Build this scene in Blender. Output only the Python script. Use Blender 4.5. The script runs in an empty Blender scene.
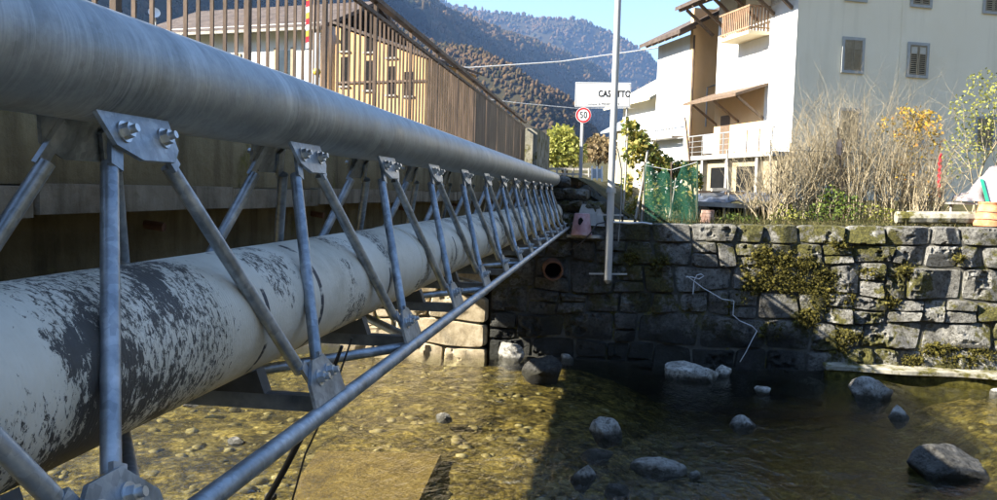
import bpy, bmesh, math, random
import numpy as np
from mathutils import Vector, Matrix
R = math.radians
rnd = random.Random(7)
rng = np.random.default_rng(11)
SC = bpy.context.scene
COL = SC.collection

# ------------------------------------------------------------------ camera, sky, sun, exposure
W, H, F = 997.0, 500.0, 863.0
CR = np.array([[0.990957473731356, 0.1312528694808527, 0.02785622926763391],
               [-0.03653610317156823, 0.06419354315220745, 0.9972684203275476],
               [-0.1291061517550781, 0.9892683525063398, -0.0684085397328931]])
cam_d = bpy.data.cameras.new('camera')
cam_d.sensor_width = 36.0
cam_d.lens = 36.0 * F / W
cam_d.clip_start = 0.05
cam_d.clip_end = 20000
cam = bpy.data.objects.new('camera', cam_d)
COL.objects.link(cam)
cam.matrix_world = Matrix(((CR[0][0], CR[1][0], -CR[2][0], 0), (CR[0][1], CR[1][1], -CR[2][1], 0),
                           (CR[0][2], CR[1][2], -CR[2][2], 0), (0, 0, 0, 1)))
SC.camera = cam

SUN_H = Vector((1.0, 0.38)).normalized()          # horizontal travel of the light
SUN_EL = math.atan(0.67 / math.hypot(1, 0.38))
world = bpy.data.worlds.new('World')
SC.world = world
world.use_nodes = True
wn = world.node_tree
sky = wn.nodes.new('ShaderNodeTexSky')
sky.sky_type = 'NISHITA'
sky.sun_disc = False
sky.sun_elevation = SUN_EL
sky.sun_rotation = math.atan2(-SUN_H.x, -SUN_H.y)
sky.altitude = 400
sky.air_density = 1.1
sky.dust_density = 0.3
sky.ozone_density = 2.2
bg = wn.nodes['Background']
bg.inputs[1].default_value = 0.050
wn.links.new(sky.outputs[0], bg.inputs[0])
sun_d = bpy.data.lights.new('sun', 'SUN')
sun_d.energy = 5.0
sun_d.angle = R(0.53)
sun_d.color = (1.0, 0.93, 0.80)
sun = bpy.data.objects.new('sun', sun_d)
COL.objects.link(sun)
sdir = Vector((SUN_H.x * math.cos(SUN_EL), SUN_H.y * math.cos(SUN_EL), -math.sin(SUN_EL)))
sun.rotation_euler = sdir.to_track_quat('-Z', 'Y').to_euler()
sun.location = (-30, -10, 40)

vs = SC.view_settings
vs.view_transform = 'Standard'
vs.look = 'None'
vs.gamma = 1.0
vs.use_curve_mapping = False
vs.exposure = 2.65
SC.render.engine = 'CYCLES'
SC.cycles.use_denoising = True
SC.cycles.max_bounces = 8
SC.cycles.transparent_max_bounces = 12
SC.cycles.volume_bounces = 0
SC.cycles.caustics_reflective = False
SC.cycles.caustics_refractive = False
SC.cycles.sample_clamp_indirect = 6.0


def ray(px, py):
    return CR.T @ np.array([(px - W / 2) / F, -(py - H / 2) / F, 1.0])


def at(px, py, Y):
    w = ray(px, py)
    return Vector(w * (Y / w[1]))


def atz(px, py, Z):
    w = ray(px, py)
    return Vector(w * (Z / w[2]))


# ------------------------------------------------------------------ materials
MATS = {}


def srgb(r, g, b):
    f = lambda c: ((c / 255 + 0.055) / 1.055) ** 2.4 if c / 255 > 0.04045 else c / 255 / 12.92
    return (f(r), f(g), f(b), 1)


class NT:
    def __init__(s, name):
        s.m = bpy.data.materials.new(name)
        s.m.use_nodes = True
        s.t = s.m.node_tree
        s.t.nodes.clear()
        s.out = s.n('ShaderNodeOutputMaterial')
        MATS[name] = s.m

    def n(s, t, **kw):
        nd = s.t.nodes.new(t)
        for k, v in kw.items():
            if hasattr(nd, k):
                setattr(nd, k, v)
        return nd

    def l(s, a, b):
        s.t.links.new(a, b)

    def pos(s, scale=(1, 1, 1), rot=(0, 0, 0)):
        g = s.n('ShaderNodeNewGeometry')
        mp = s.n('ShaderNodeMapping')
        mp.inputs['Scale'].default_value = scale
        mp.inputs['Rotation'].default_value = rot
        s.l(g.outputs['Position'], mp.inputs['Vector'])
        return mp.outputs[0]

    def noise(s, vec, scale, detail=5, rough=0.55, dist=0.0):
        nd = s.n('ShaderNodeTexNoise')
        nd.inputs['Scale'].default_value = scale
        nd.inputs['Detail'].default_value = detail
        nd.inputs['Roughness'].default_value = rough
        nd.inputs['Distortion'].default_value = dist
        s.l(vec, nd.inputs['Vector'])
        return nd.outputs[0]

    def voro(s, vec, scale, feature='F1', out=0, rnd_=1.0):
        nd = s.n('ShaderNodeTexVoronoi', feature=feature)
        nd.inputs['Scale'].default_value = scale
        nd.inputs['Randomness'].default_value = rnd_
        s.l(vec, nd.inputs['Vector'])
        return nd.outputs[out]

    def ramp(s, fac, stops, interp='LINEAR'):
        nd = s.n('ShaderNodeValToRGB')
        cr = nd.color_ramp
        cr.interpolation = interp
        while len(cr.elements) < len(stops):
            cr.elements.new(0.5)
        for e, (p, c) in zip(cr.elements, stops):
            e.position = p
            e.color = c if len(c) == 4 else (*c, 1)
        s.l(fac, nd.inputs[0])
        return nd.outputs[0]

    def mix(s, fac, a, b, mode='MIX'):
        nd = s.n('ShaderNodeMix', data_type='RGBA', blend_type=mode)
        for sock, v in ((nd.inputs[0], fac), (nd.inputs[6], a), (nd.inputs[7], b)):
            if isinstance(v, (int, float)):
                sock.default_value = v
            elif isinstance(v, tuple):
                sock.default_value = v if len(v) == 4 else (*v, 1)
            else:
                s.l(v, sock)
        return nd.outputs[2]

    def math(s, op, a, b=0.0, c=None):
        nd = s.n('ShaderNodeMath', operation=op)
        for i, v in enumerate((a, b, c)):
            if v is None:
                continue
            if isinstance(v, (int, float)):
                nd.inputs[i].default_value = v
            else:
                s.l(v, nd.inputs[i])
        return nd.outputs[0]

    def bump(s, h, strength=0.5, dist=0.02, normal=None):
        nd = s.n('ShaderNodeBump')
        nd.inputs['Strength'].default_value = strength
        nd.inputs['Distance'].default_value = dist
        s.l(h, nd.inputs['Height'])
        if normal is not None:
            s.l(normal, nd.inputs['Normal'])
        return nd.outputs[0]

    def bsdf(s, color, rough=0.7, metal=0.0, normal=None, spec=0.5, link=True):
        b = s.n('ShaderNodeBsdfPrincipled')
        for k, v in (('Base Color', color), ('Roughness', rough), ('Metallic', metal), ('Specular IOR Level', spec)):
            if isinstance(v, (int, float)):
                b.inputs[k].default_value = v
            elif isinstance(v, tuple):
                b.inputs[k].default_value = v if len(v) == 4 else (*v, 1)
            else:
                s.l(v, b.inputs[k])
        if normal is not None:
            s.l(normal, b.inputs['Normal'])
        if link:
            s.l(b.outputs[0], s.out.inputs[0])
        return b


def pmat(name, cols, scale=4.0, detail=6, rough=0.8, metal=0.0, bump=0.3, bscale=30.0, bdist=0.01, stretch=(1, 1, 1),
         spec=0.4, rand=0.0, nrough=0.6):
    """plain procedural material: noise -> colour ramp, fine noise -> bump, optional value change per object"""
    s = NT(name)
    v = s.pos(stretch)
    f = s.noise(v, scale, detail, nrough)
    lo, hi = 0.3, 0.7
    k = len(cols)
    c = s.ramp(f, [(lo + (hi - lo) * i / max(1, k - 1), col) for i, col in enumerate(cols)])
    if rand:
        oi = s.n('ShaderNodeObjectInfo')
        mr = s.n('ShaderNodeMapRange')
        mr.inputs['To Min'].default_value = 1 - rand
        mr.inputs['To Max'].default_value = 1 + rand
        s.l(oi.outputs['Random'], mr.inputs[0])
        hs = s.n('ShaderNodeHueSaturation')
        s.l(mr.outputs[0], hs.inputs['Value'])
        s.l(c, hs.inputs['Color'])
        c = hs.outputs[0]
    nrm = s.bump(s.noise(v, bscale, 6, 0.65), bump, bdist) if bump else None
    s.bsdf(c, rough, metal, nrm, spec)
    return s.m


# galvanised steel: spangled zinc; the big pipe also carries pale spiral streaks
def m_galv(name, spiral=False):
    s = NT(name)
    v = s.pos()
    a = s.noise(v, 9, 6, 0.6)
    b = s.voro(s.pos((1, 1, 1)), 55, out=1)
    bw = s.n('ShaderNodeRGBToBW')
    s.l(b, bw.inputs[0])
    base = s.ramp(a, [(0.28, (0.14, 0.165, 0.19)), (0.48, (0.26, 0.295, 0.33)), (0.70, (0.45, 0.48, 0.51))])
    col = s.mix(0.22, base, bw.outputs[0], 'OVERLAY')
    rgh = s.math('MULTIPLY_ADD', a, 0.40, 0.20)
    nrm = s.bump(s.noise(v, 70, 4), 0.12, 0.004)
    if spiral:
        # pale helical streaks round the pipe
        st = s.noise(s.pos((0.35, 16.0, 0.35), (R(-24), 0, 0)), 3.4, 6, 0.66, 0.25)
        st2 = s.noise(s.pos((1.6, 3.0, 1.6)), 2.2, 4, 0.6)
        f2 = s.ramp(s.math('MULTIPLY_ADD', st2, 0.45, s.math('MULTIPLY', st, 0.65)), [(0.54, (0, 0, 0)), (0.70, (1, 1, 1))])
        mott = s.noise(v, 6, 8, 0.72)
        col = s.mix(0.65, col, s.ramp(mott, [(0.32, (0.13, 0.15, 0.15)), (0.5, (0.27, 0.295, 0.295)), (0.75, (0.42, 0.445, 0.445))]))
        col = s.mix(s.math('MULTIPLY', f2, 0.38), col, (0.62, 0.66, 0.68))
        rgh = s.math('ADD', rgh, 0.10)
        nrm = s.bump(st, 0.10, 0.006, nrm)
    s.bsdf(col, rgh, 0.55 if spiral else 0.65, nrm, 0.5)


m_galv('galvanised_steel')
m_galv('galvanised_pipe', True)
pmat('zinc_bolt', [(0.42, 0.45, 0.48), (0.6, 0.63, 0.65)], 20, 4, 0.32, 0.85, 0.1)
pmat('weathered_steel', [(0.06, 0.075, 0.09), (0.12, 0.14, 0.165), (0.20, 0.225, 0.25)], 9, 6, 0.45, 0.6, 0.2)
pmat('dark_steel', [(0.05, 0.055, 0.06), (0.10, 0.105, 0.11)], 8, 5, 0.5, 0.5, 0.2)


def m_white_pipe():
    s = NT('wrapped_pipe')
    v = s.pos()
    dirt = s.noise(v, 3.0, 6, 0.65)
    col = s.ramp(dirt, [(0.25, (0.36, 0.33, 0.25)), (0.45, (0.58, 0.545, 0.45)), (0.8, (0.72, 0.69, 0.60))])
    # black flakes, dense in the nearest metre, scattered further on
    fl = s.noise(s.pos((1, 1.5, 0.8), (0.5, 0, 0)), 44, 8, 0.80, 0.7)
    big = s.noise(s.pos((0.9, 1.0, 0.9)), 2.6, 3, 0.6)
    sep = s.n('ShaderNodeSeparateXYZ')
    g = s.n('ShaderNodeNewGeometry')
    s.l(g.outputs['Position'], sep.inputs[0])
    yj = s.math('ADD', sep.outputs[1], s.math('MULTIPLY_ADD', s.noise(v, 5, 2), 0.24, -0.12))
    near = s.n('ShaderNodeMapRange', interpolation_type='SMOOTHSTEP')
    near.inputs['From Min'].default_value = 2.34
    near.inputs['From Max'].default_value = 2.12
    s.l(yj, near.inputs[0])
    near0 = s.n('ShaderNodeMapRange', interpolation_type='SMOOTHSTEP')
    near0.inputs['From Min'].default_value = 1.38
    near0.inputs['From Max'].default_value = 1.55
    s.l(yj, near0.inputs[0])
    band = s.math('MULTIPLY', near.outputs[0], near0.outputs[0])
    far = s.ramp(big, [(0.49, (0, 0, 0)), (0.58, (1, 1, 1))])
    amount = s.math('ADD', s.math('MULTIPLY', band, 0.145), s.math('MULTIPLY', far, 0.155))
    thr = s.math('SUBTRACT', 0.655, amount)
    d = s.math('SUBTRACT', fl, thr)
    mk = s.ramp(d, [(0.0, (0, 0, 0)), (0.022, (1, 1, 1))])
    col = s.mix(s.math('MULTIPLY', mk, 0.95), col, s.mix(s.noise(v, 60, 3), (0.012, 0.012, 0.014), (0.05, 0.048, 0.045)))
    lift = mk
    # scraped rings left by straps
    rings = None
    for y, wd in ((2.47, 0.012), (2.95, 0.016), (3.9, 0.012), (5.6, 0.014), (7.7, 0.014), (9.9, 0.016), (12.1, 0.016)):
        q = s.math('LESS_THAN', s.math('ABSOLUTE', s.math('SUBTRACT', sep.outputs[1], y)), wd)
        rings = q if rings is None else s.math('MAXIMUM', rings, q)
    rn = s.ramp(s.noise(s.pos((1, 0.3, 1)), 7, 4, 0.6), [(0.48, (0, 0, 0)), (0.52, (1, 1, 1))])
    col = s.mix(s.math('MULTIPLY', rings, rn), col, (0.03, 0.035, 0.045))
    w = s.n('ShaderNodeTexWave', wave_type='BANDS', bands_direction='Y')
    w.inputs['Scale'].default_value = 26
    w.inputs['Distortion'].default_value = 0.6
    s.l(v, w.inputs['Vector'])
    nrm = s.bump(w.outputs[1], 0.12, 0.003, s.bump(lift, 0.5, -0.004, s.bump(s.noise(v, 40, 5), 0.35, 0.006)))
    s.bsdf(col, 0.62, 0.0, nrm, 0.35)


m_white_pipe()


def m_concrete(name, c1, c2, c3, streak=0.6, moss=0.0, sc=1.5):
    s = NT(name)
    v = s.pos()
    a = s.noise(v, sc, 8, 0.65)
    col = s.ramp(a, [(0.3, c1), (0.5, c2), (0.72, c3)])
    st = s.noise(s.pos((6, 6, 0.7)), 1.0, 5, 0.6)
    dk = s.ramp(st, [(0.48, (1, 1, 1)), (0.66, (0.35, 0.33, 0.28))])
    col = s.mix(streak, col, dk, 'MULTIPLY')
    if moss:
        mm = s.ramp(s.noise(v, 3.2, 6, 0.7), [(0.62 - moss, (0, 0, 0)), (0.72 - moss, (1, 1, 1))])
        col = s.mix(mm, col, s.ramp(s.noise(v, 22, 4), [(0.35, (0.05, 0.045, 0.012)), (0.65, (0.14, 0.125, 0.03))]))
    nrm = s.bump(s.noise(v, 28, 7, 0.7), 0.5, 0.02)
    s.bsdf(col, 0.9, 0, nrm, 0.25)


m_concrete('bridge_concrete', (0.085, 0.066, 0.030), (0.18, 0.145, 0.078), (0.29, 0.245, 0.145), 0.75, 0.06)
m_concrete('ledge_concrete', (0.14, 0.11, 0.075), (0.27, 0.245, 0.195), (0.38, 0.355, 0.30), 0.75, 0.03, 3)
m_concrete('pale_concrete', (0.22, 0.215, 0.20), (0.33, 0.32, 0.30), (0.42, 0.41, 0.38), 0.4, 0.0, 2)
m_concrete('mossy_concrete', (0.16, 0.15, 0.12), (0.30, 0.28, 0.22), (0.42, 0.40, 0.33), 0.3, 0.14, 2)
pmat('rusty_paint', [(0.040, 0.029, 0.022), (0.095, 0.064, 0.044), (0.18, 0.125, 0.09)], 7, 6, 0.65, 0.25, 0.3, 60, 0.004,
     (1, 1, 0.35))


def m_stone(name, moss=0.05, tint=1.0, wet=False):
    s = NT(name)
    v = s.pos()
    oi = s.n('ShaderNodeObjectInfo')
    off = s.n('ShaderNodeVectorMath', operation='ADD')
    s.l(v, off.inputs[0])
    k = s.math('MULTIPLY', oi.outputs['Random'], 37.0)
    s.l(k, off.inputs[1])
    vo = off.outputs[0]
    a = s.noise(vo, 4.2, 8, 0.68)
    col = s.ramp(a, [(0.28, (0.085 * tint, 0.080 * tint, 0.070 * tint)), (0.46, (0.22 * tint, 0.212 * tint, 0.19 * tint)),
                     (0.60, (0.35 * tint, 0.34 * tint, 0.31 * tint)), (0.76, (0.56 * tint, 0.55 * tint, 0.51 * tint))])
    pits = s.ramp(s.noise(vo, 17, 6, 0.7), [(0.38, (0.16, 0.15, 0.13)), (0.50, (1, 1, 1))])
    col = s.mix(0.75, col, pits, 'MULTIPLY')
    hs = s.n('ShaderNodeHueSaturation')
    s.l(col, hs.inputs['Color'])
    s.l(s.math('MULTIPLY_ADD', oi.outputs['Random'], 0.55, 0.72), hs.inputs['Value'])
    col = hs.outputs[0]
    lo = s.noise(v, 0.85, 4, 0.6)
    mf = s.math('ADD', s.math('MULTIPLY', s.noise(v, 7, 6, 0.7), 0.45), s.math('MULTIPLY', lo, 0.75))
    mk = s.ramp(mf, [(0.70 - moss, (0, 0, 0)), (0.76 - moss, (1, 1, 1))])
    mc = s.ramp(s.noise(v, 26, 4), [(0.3, (0.035, 0.035, 0.010)), (0.55, (0.10, 0.092, 0.022)), (0.75, (0.17, 0.15, 0.04))])
    col = s.mix(mk, col, mc)
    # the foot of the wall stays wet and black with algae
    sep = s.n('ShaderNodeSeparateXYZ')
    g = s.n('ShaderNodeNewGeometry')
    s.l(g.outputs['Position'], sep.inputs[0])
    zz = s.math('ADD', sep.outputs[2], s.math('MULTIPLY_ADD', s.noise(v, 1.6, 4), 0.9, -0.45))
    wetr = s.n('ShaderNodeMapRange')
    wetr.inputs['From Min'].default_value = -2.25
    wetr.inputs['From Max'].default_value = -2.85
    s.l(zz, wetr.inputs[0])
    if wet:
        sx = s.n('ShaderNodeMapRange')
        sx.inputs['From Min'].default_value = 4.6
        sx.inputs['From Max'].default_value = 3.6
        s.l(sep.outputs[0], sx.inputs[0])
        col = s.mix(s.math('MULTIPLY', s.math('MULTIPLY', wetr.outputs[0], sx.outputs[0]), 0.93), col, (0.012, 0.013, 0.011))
        # dark algae patches that also paint deeper shade over the left half
        algae_shade = s.ramp(s.noise(s.pos((0.8, 0.8, 0.5)), 1.4, 6, 0.65), [(0.36, (0, 0, 0)), (0.58, (1, 1, 1))])
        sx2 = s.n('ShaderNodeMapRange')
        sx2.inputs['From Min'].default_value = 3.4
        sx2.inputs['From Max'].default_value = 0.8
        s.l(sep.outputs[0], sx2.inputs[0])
        col = s.mix(s.math('MULTIPLY', s.math('MULTIPLY', algae_shade, sx2.outputs[0]), 0.62), col, (0.030, 0.031, 0.027))
    else:
        wl = s.n('ShaderNodeMapRange')
        wl.inputs['From Min'].default_value = -3.30
        wl.inputs['From Max'].default_value = -3.36
        s.l(s.math('ADD', sep.outputs[2], s.math('MULTIPLY_ADD', s.noise(v, 9, 4), 0.10, -0.05)), wl.inputs[0])
        col = s.mix(s.math('MULTIPLY', wl.outputs[0], 0.85), col, (0.030, 0.028, 0.018))
    nrm = s.bump(s.noise(vo, 9, 9, 0.74), 1.0, 0.16, s.bump(s.noise(vo, 45, 5, 0.7), 0.6, 0.012))
    s.bsdf(col, 0.86, 0, nrm, 0.3)


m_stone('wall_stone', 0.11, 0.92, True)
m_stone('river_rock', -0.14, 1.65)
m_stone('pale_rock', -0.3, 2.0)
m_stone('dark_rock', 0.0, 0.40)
m_concrete('abutment_stone', (0.20, 0.155, 0.095), (0.40, 0.33, 0.22), (0.56, 0.48, 0.35), 0.3, 0.0, 5)
pmat('river_pebble', [(0.03, 0.024, 0.010), (0.11, 0.085, 0.032), (0.20, 0.155, 0.06), (0.34, 0.29, 0.17)], 5, 3, 0.8, 0, 0.4, 30, 0.01)
pmat('slab_algae', [(0.03, 0.020, 0.004), (0.095, 0.062, 0.011), (0.155, 0.105, 0.020), (0.28, 0.21, 0.065)], 3.5, 10, 0.9, 0, 0.8, 16, 0.05, nrough=0.75)
m_concrete('mortar', (0.04, 0.038, 0.032), (0.08, 0.076, 0.064), (0.15, 0.142, 0.122), 0.4, 0.10, 3)
pmat('moss', [(0.022, 0.021, 0.006), (0.075, 0.066, 0.015), (0.16, 0.135, 0.032)], 9, 5, 0.95, 0, 0.6, 50, 0.01, spec=0.1)


def m_bed():
    s = NT('riverbed')
    v = s.pos()
    a = s.noise(v, 1.6, 9, 0.75, 0.3)
    b = s.voro(s.pos((1, 1, 0.4)), 3.2, out=0)
    c = s.noise(v, 9, 6, 0.7)
    col = s.ramp(s.math('ADD', s.math('MULTIPLY', a, 0.5), s.math('MULTIPLY', c, 0.5)),
                 [(0.40, (0.018, 0.014, 0.005)), (0.46, (0.085, 0.062, 0.018)), (0.51, (0.185, 0.138, 0.038)), (0.57, (0.315, 0.242, 0.085)), (0.66, (0.49, 0.42, 0.22))])
    # packed cobbles of several sizes under a film of algae
    for sc_, am in ((2.6, 0.45), (6.5, 0.5)):
        dv_ = s.n('ShaderNodeVectorMath', operation='ADD')
        s.l(s.pos((1, 1, 0.3)), dv_.inputs[0])
        nz_ = s.n('ShaderNodeTexNoise')
        nz_.inputs['Scale'].default_value = 2.5
        sc2 = s.n('ShaderNodeVectorMath', operation='SCALE')
        sc2.inputs['Scale'].default_value = 0.35
        s.l(nz_.outputs['Color'], sc2.inputs[0])
        s.l(sc2.outputs[0], dv_.inputs[1])
        cell = s.n('ShaderNodeRGBToBW')
        s.l(s.voro(dv_.outputs[0], sc_, out=1), cell.inputs[0])
        col = s.mix(am, col, s.ramp(cell.outputs[0], [(0.2, (0.35, 0.33, 0.28)), (0.5, (0.85, 0.85, 0.8)), (0.8, (1.5, 1.45, 1.3))]), 'MULTIPLY')
        ed = s.ramp(s.voro(dv_.outputs[0], sc_, 'DISTANCE_TO_EDGE', 0), [(0.0, (0.3, 0.28, 0.22)), (0.09, (1, 1, 1))])
        col = s.mix(am, col, ed, 'MULTIPLY')
    b = s.voro(dv_.outputs[0], 2.6, out=0)
    nrm = s.bump(s.math('ADD', c, s.math('MULTIPLY', b, -0.6)), 0.9, 0.09)
    s.bsdf(col, 0.9, 0, nrm, 0.2)


m_bed()


def m_water():
    s = NT('stream_water')
    v = s.pos((1, 1.0, 1))
    w1 = s.noise(s.pos((1.0, 0.55, 1), (0, 0, 0.25)), 3.2, 4, 0.6, 0.7)
    w2 = s.noise(s.pos((1.4, 0.8, 1), (0, 0, 0.4)), 11, 3, 0.55, 0.4)
    amp = s.ramp(s.noise(v, 0.35, 2), [(0.35, (0.45, 0.45, 0.45)), (0.7, (1, 1, 1))])
    h = s.math('MULTIPLY', s.math('ADD', s.math('MULTIPLY', w1, 1.0), s.math('MULTIPLY', w2, 0.30)), amp)
    dv = s.n('ShaderNodeVectorMath', operation='DISTANCE')
    s.l(s.pos(), dv.inputs[0])
    dv.inputs[1].default_value = (0.3, 10.9, -3.4)
    rif = s.n('ShaderNodeMapRange', interpolation_type='SMOOTHSTEP')
    rif.inputs['From Min'].default_value = 2.2
    rif.inputs['From Max'].default_value = 0.5
    rif.inputs['To Min'].default_value = 1.0
    rif.inputs['To Max'].default_value = 2.6
    s.l(dv.outputs['Value'], rif.inputs[0])
    h = s.math('MULTIPLY', h, rif.outputs[0])
    nrm = s.bump(h, 0.9, 0.075)
    fr = s.n('ShaderNodeLayerWeight')
    s.l(nrm, fr.inputs['Normal'])
    fres = s.math('MULTIPLY_ADD', s.math('POWER', fr.outputs['Facing'], 5.0), 0.97, 0.022)
    tr = s.n('ShaderNodeBsdfTransparent')
    tr.inputs['Color'].default_value = (0.97, 0.97, 0.95, 1)
    gl = s.n('ShaderNodeBsdfGlossy')
    gl.inputs['Roughness'].default_value = 0.03
    s.l(nrm, gl.inputs['Normal'])
    mx = s.n('ShaderNodeMixShader')
    s.l(fres, mx.inputs[0])
    s.l(tr.outputs[0], mx.inputs[1])
    s.l(gl.outputs[0], mx.inputs[2])
    s.l(mx.outputs[0], s.out.inputs[0])
    va = s.n('ShaderNodeVolumeAbsorption')
    va.inputs['Color'].default_value = (0.73, 0.75, 0.60, 1)
    va.inputs['Density'].default_value = 1.25
    s.l(va.outputs[0], s.out.inputs['Volume'])


m_water()


def m_plaster(name, c1, c2, stain=0.25):
    s = NT(name)
    v = s.pos()
    col = s.ramp(s.noise(v, 0.5, 7, 0.6), [(0.3, c1), (0.7, c2)])
    st = s.ramp(s.noise(s.pos((2.5, 2.5, 0.25)), 0.9, 6, 0.65), [(0.5, (1, 1, 1)), (0.75, (0.62, 0.60, 0.55))])
    col = s.mix(stain, col, st, 'MULTIPLY')
    s.bsdf(col, 0.92, 0, s.bump(s.noise(v, 25, 5), 0.25, 0.02), 0.2)


m_plaster('white_plaster', (0.70, 0.70, 0.67), (0.80, 0.79, 0.76))
m_plaster('shade_side_plaster', (0.83, 0.755, 0.58), (0.87, 0.80, 0.63), 0.28)  # warm tint offsets the blue shade on the stream-side facade
m_plaster('peach_plaster', (0.62, 0.42, 0.22), (0.72, 0.50, 0.28))
m_plaster('cream_plaster', (0.66, 0.58, 0.40), (0.74, 0.66, 0.48))
m_plaster('orange_plaster', (0.50, 0.315, 0.15), (0.58, 0.375, 0.185))
pmat('window_frame_stone', [(0.34, 0.35, 0.34), (0.42, 0.43, 0.42)], 5, 4, 0.85, 0, 0.2)
pmat('shutter_paint', [(0.24, 0.20, 0.13), (0.32, 0.27, 0.18)], 9, 4, 0.7, 0, 0.2, 40, 0.004)
pmat('pale_shutter', [(0.62, 0.58, 0.52), (0.72, 0.68, 0.62)], 9, 4, 0.7, 0, 0.2)
pmat('dark_opening', [(0.004, 0.0045, 0.005), (0.009, 0.009, 0.009)], 4, 3, 0.8, 0, 0, spec=0.1)
pmat('window_glass', [(0.03, 0.045, 0.06), (0.06, 0.08, 0.10)], 2, 2, 0.08, 0, 0, spec=0.8)
pmat('curtain_cloth', [(0.45, 0.44, 0.38), (0.55, 0.53, 0.46)], 9, 4, 0.9, 0, 0.2)
pmat('old_wood', [(0.07, 0.046, 0.030), (0.12, 0.082, 0.054), (0.18, 0.125, 0.085)], 3, 6, 0.8, 0, 0.4, 40, 0.01, (8, 1, 8))
pmat('baluster_wood', [(0.20, 0.12, 0.07), (0.32, 0.205, 0.13)], 6, 5, 0.75, 0, 0.3, rand=0.2)
pmat('grey_wood', [(0.22, 0.205, 0.18), (0.34, 0.32, 0.28), (0.46, 0.43, 0.38)], 5, 6, 0.85, 0, 0.4, 40, 0.008, (5, 5, 0.6))
pmat('roof_tile', [(0.09, 0.045, 0.030), (0.17, 0.085, 0.052), (0.24, 0.13, 0.085)], 3, 6, 0.85, 0, 0.6, 14, 0.04)
pmat('dark_tile', [(0.035, 0.026, 0.022), (0.075, 0.055, 0.045), (0.11, 0.085, 0.07)], 3, 6, 0.85, 0, 0.6, 14, 0.04)
pmat('pole_paint', [(0.42, 0.42, 0.40), (0.55, 0.55, 0.53)], 4, 5, 0.5, 0.35, 0.15, stretch=(3, 3, 0.4))
pmat('sign_white', [(0.78, 0.78, 0.77), (0.82, 0.82, 0.81)], 2, 3, 0.4, 0, 0)
pmat('sign_black', [(0.008, 0.008, 0.008), (0.012, 0.012, 0.012)], 2, 2, 0.5, 0, 0)
pmat('sign_red', [(0.50, 0.012, 0.018), (0.56, 0.02, 0.025)], 2, 2, 0.45, 0, 0)
pmat('sign_grey', [(0.30, 0.31, 0.32), (0.36, 0.37, 0.38)], 3, 3, 0.5, 0.5, 0)
pmat('red_paint', [(0.50, 0.008, 0.02), (0.64, 0.02, 0.04)], 30, 3, 0.5, 0, 0.2)
pmat('yellow_paint', [(0.50, 0.34, 0.03), (0.58, 0.42, 0.06)], 10, 3, 0.5, 0, 0.1)
pmat('terracotta', [(0.36, 0.13, 0.055), (0.52, 0.21, 0.095), (0.62, 0.32, 0.18)], 7, 6, 0.85, 0, 0.3)
pmat('rusted_iron', [(0.06, 0.030, 0.018), (0.14, 0.066, 0.038), (0.22, 0.12, 0.08)], 9, 7, 0.9, 0.1, 0.6, 40, 0.01)
pmat('pink_plastic', [(0.26, 0.13, 0.14), (0.38, 0.22, 0.225), (0.46, 0.34, 0.34)], 7, 6, 0.55, 0, 0.1)
pmat('black_rubber', [(0.012, 0.012, 0.013), (0.03, 0.03, 0.032)], 8, 4, 0.6, 0, 0.1)
pmat('white_cord', [(0.55, 0.56, 0.58), (0.68, 0.69, 0.70)], 9, 3, 0.7, 0, 0)
pmat('dark_tarp', [(0.016, 0.019, 0.024), (0.04, 0.047, 0.06), (0.09, 0.10, 0.13)], 3, 6, 0.42, 0, 0.6, 6, 0.05)
pmat('white_tarp', [(0.10, 0.08, 0.08), (0.22, 0.19, 0.19), (0.36, 0.33, 0.34)], 4, 5, 0.6, 0, 0.5, 9, 0.03)
pmat('green_edge', [(0.02, 0.26, 0.16), (0.03, 0.34, 0.22)], 4, 3, 0.5, 0, 0)
pmat('panel_grey', [(0.40, 0.43, 0.46), (0.48, 0.51, 0.54)], 4, 3, 0.4, 0, 0)
pmat('brick', [(0.32, 0.16, 0.10), (0.46, 0.29, 0.22), (0.56, 0.44, 0.36)], 9, 6, 0.9, 0, 0.5)
pmat('asphalt', [(0.045, 0.045, 0.047), (0.075, 0.075, 0.075)], 5, 6, 0.9, 0, 0.4, 80, 0.01)
pmat('twig', [(0.20, 0.16, 0.10), (0.33, 0.275, 0.18), (0.47, 0.405, 0.285)], 6, 4, 0.9, 0, 0, spec=0.2)
pmat('bark', [(0.055, 0.042, 0.03), (0.12, 0.095, 0.07)], 8, 6, 0.9, 0, 0.6, 30, 0.02)


def m_ground():
    s = NT('ground_grass')
    v = s.pos()
    col = s.ramp(s.noise(v, 1.3, 8, 0.7), [(0.3, (0.025, 0.020, 0.010)), (0.5, (0.055, 0.05, 0.020)), (0.72, (0.12, 0.10, 0.05))])
    s.bsdf(col, 0.95, 0, s.bump(s.noise(v, 12, 8, 0.7), 0.8, 0.06), 0.1)


m_ground()


def m_leaf(name, cols, trans=0.35):
    s = NT(name)
    v = s.pos()
    g = s.n('ShaderNodeNewGeometry')
    f = s.math('ADD', s.math('MULTIPLY', g.outputs['Random Per Island'], 0.6), s.math('MULTIPLY', s.noise(v, 2.2, 3), 0.4))
    k = len(cols)
    c = s.ramp(f, [(0.15 + 0.65 * i / (k - 1), q) for i, q in enumerate(cols)])
    b = s.bsdf(c, 0.6, 0, None, 0.3, link=False)
    t = s.n('ShaderNodeBsdfTranslucent')
    s.l(c, t.inputs[0])
    mx = s.n('ShaderNodeMixShader')
    mx.inputs[0].default_value = trans
    s.l(b.outputs[0], mx.inputs[1])
    s.l(t.outputs[0], mx.inputs[2])
    s.l(mx.outputs[0], s.out.inputs[0])


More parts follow.
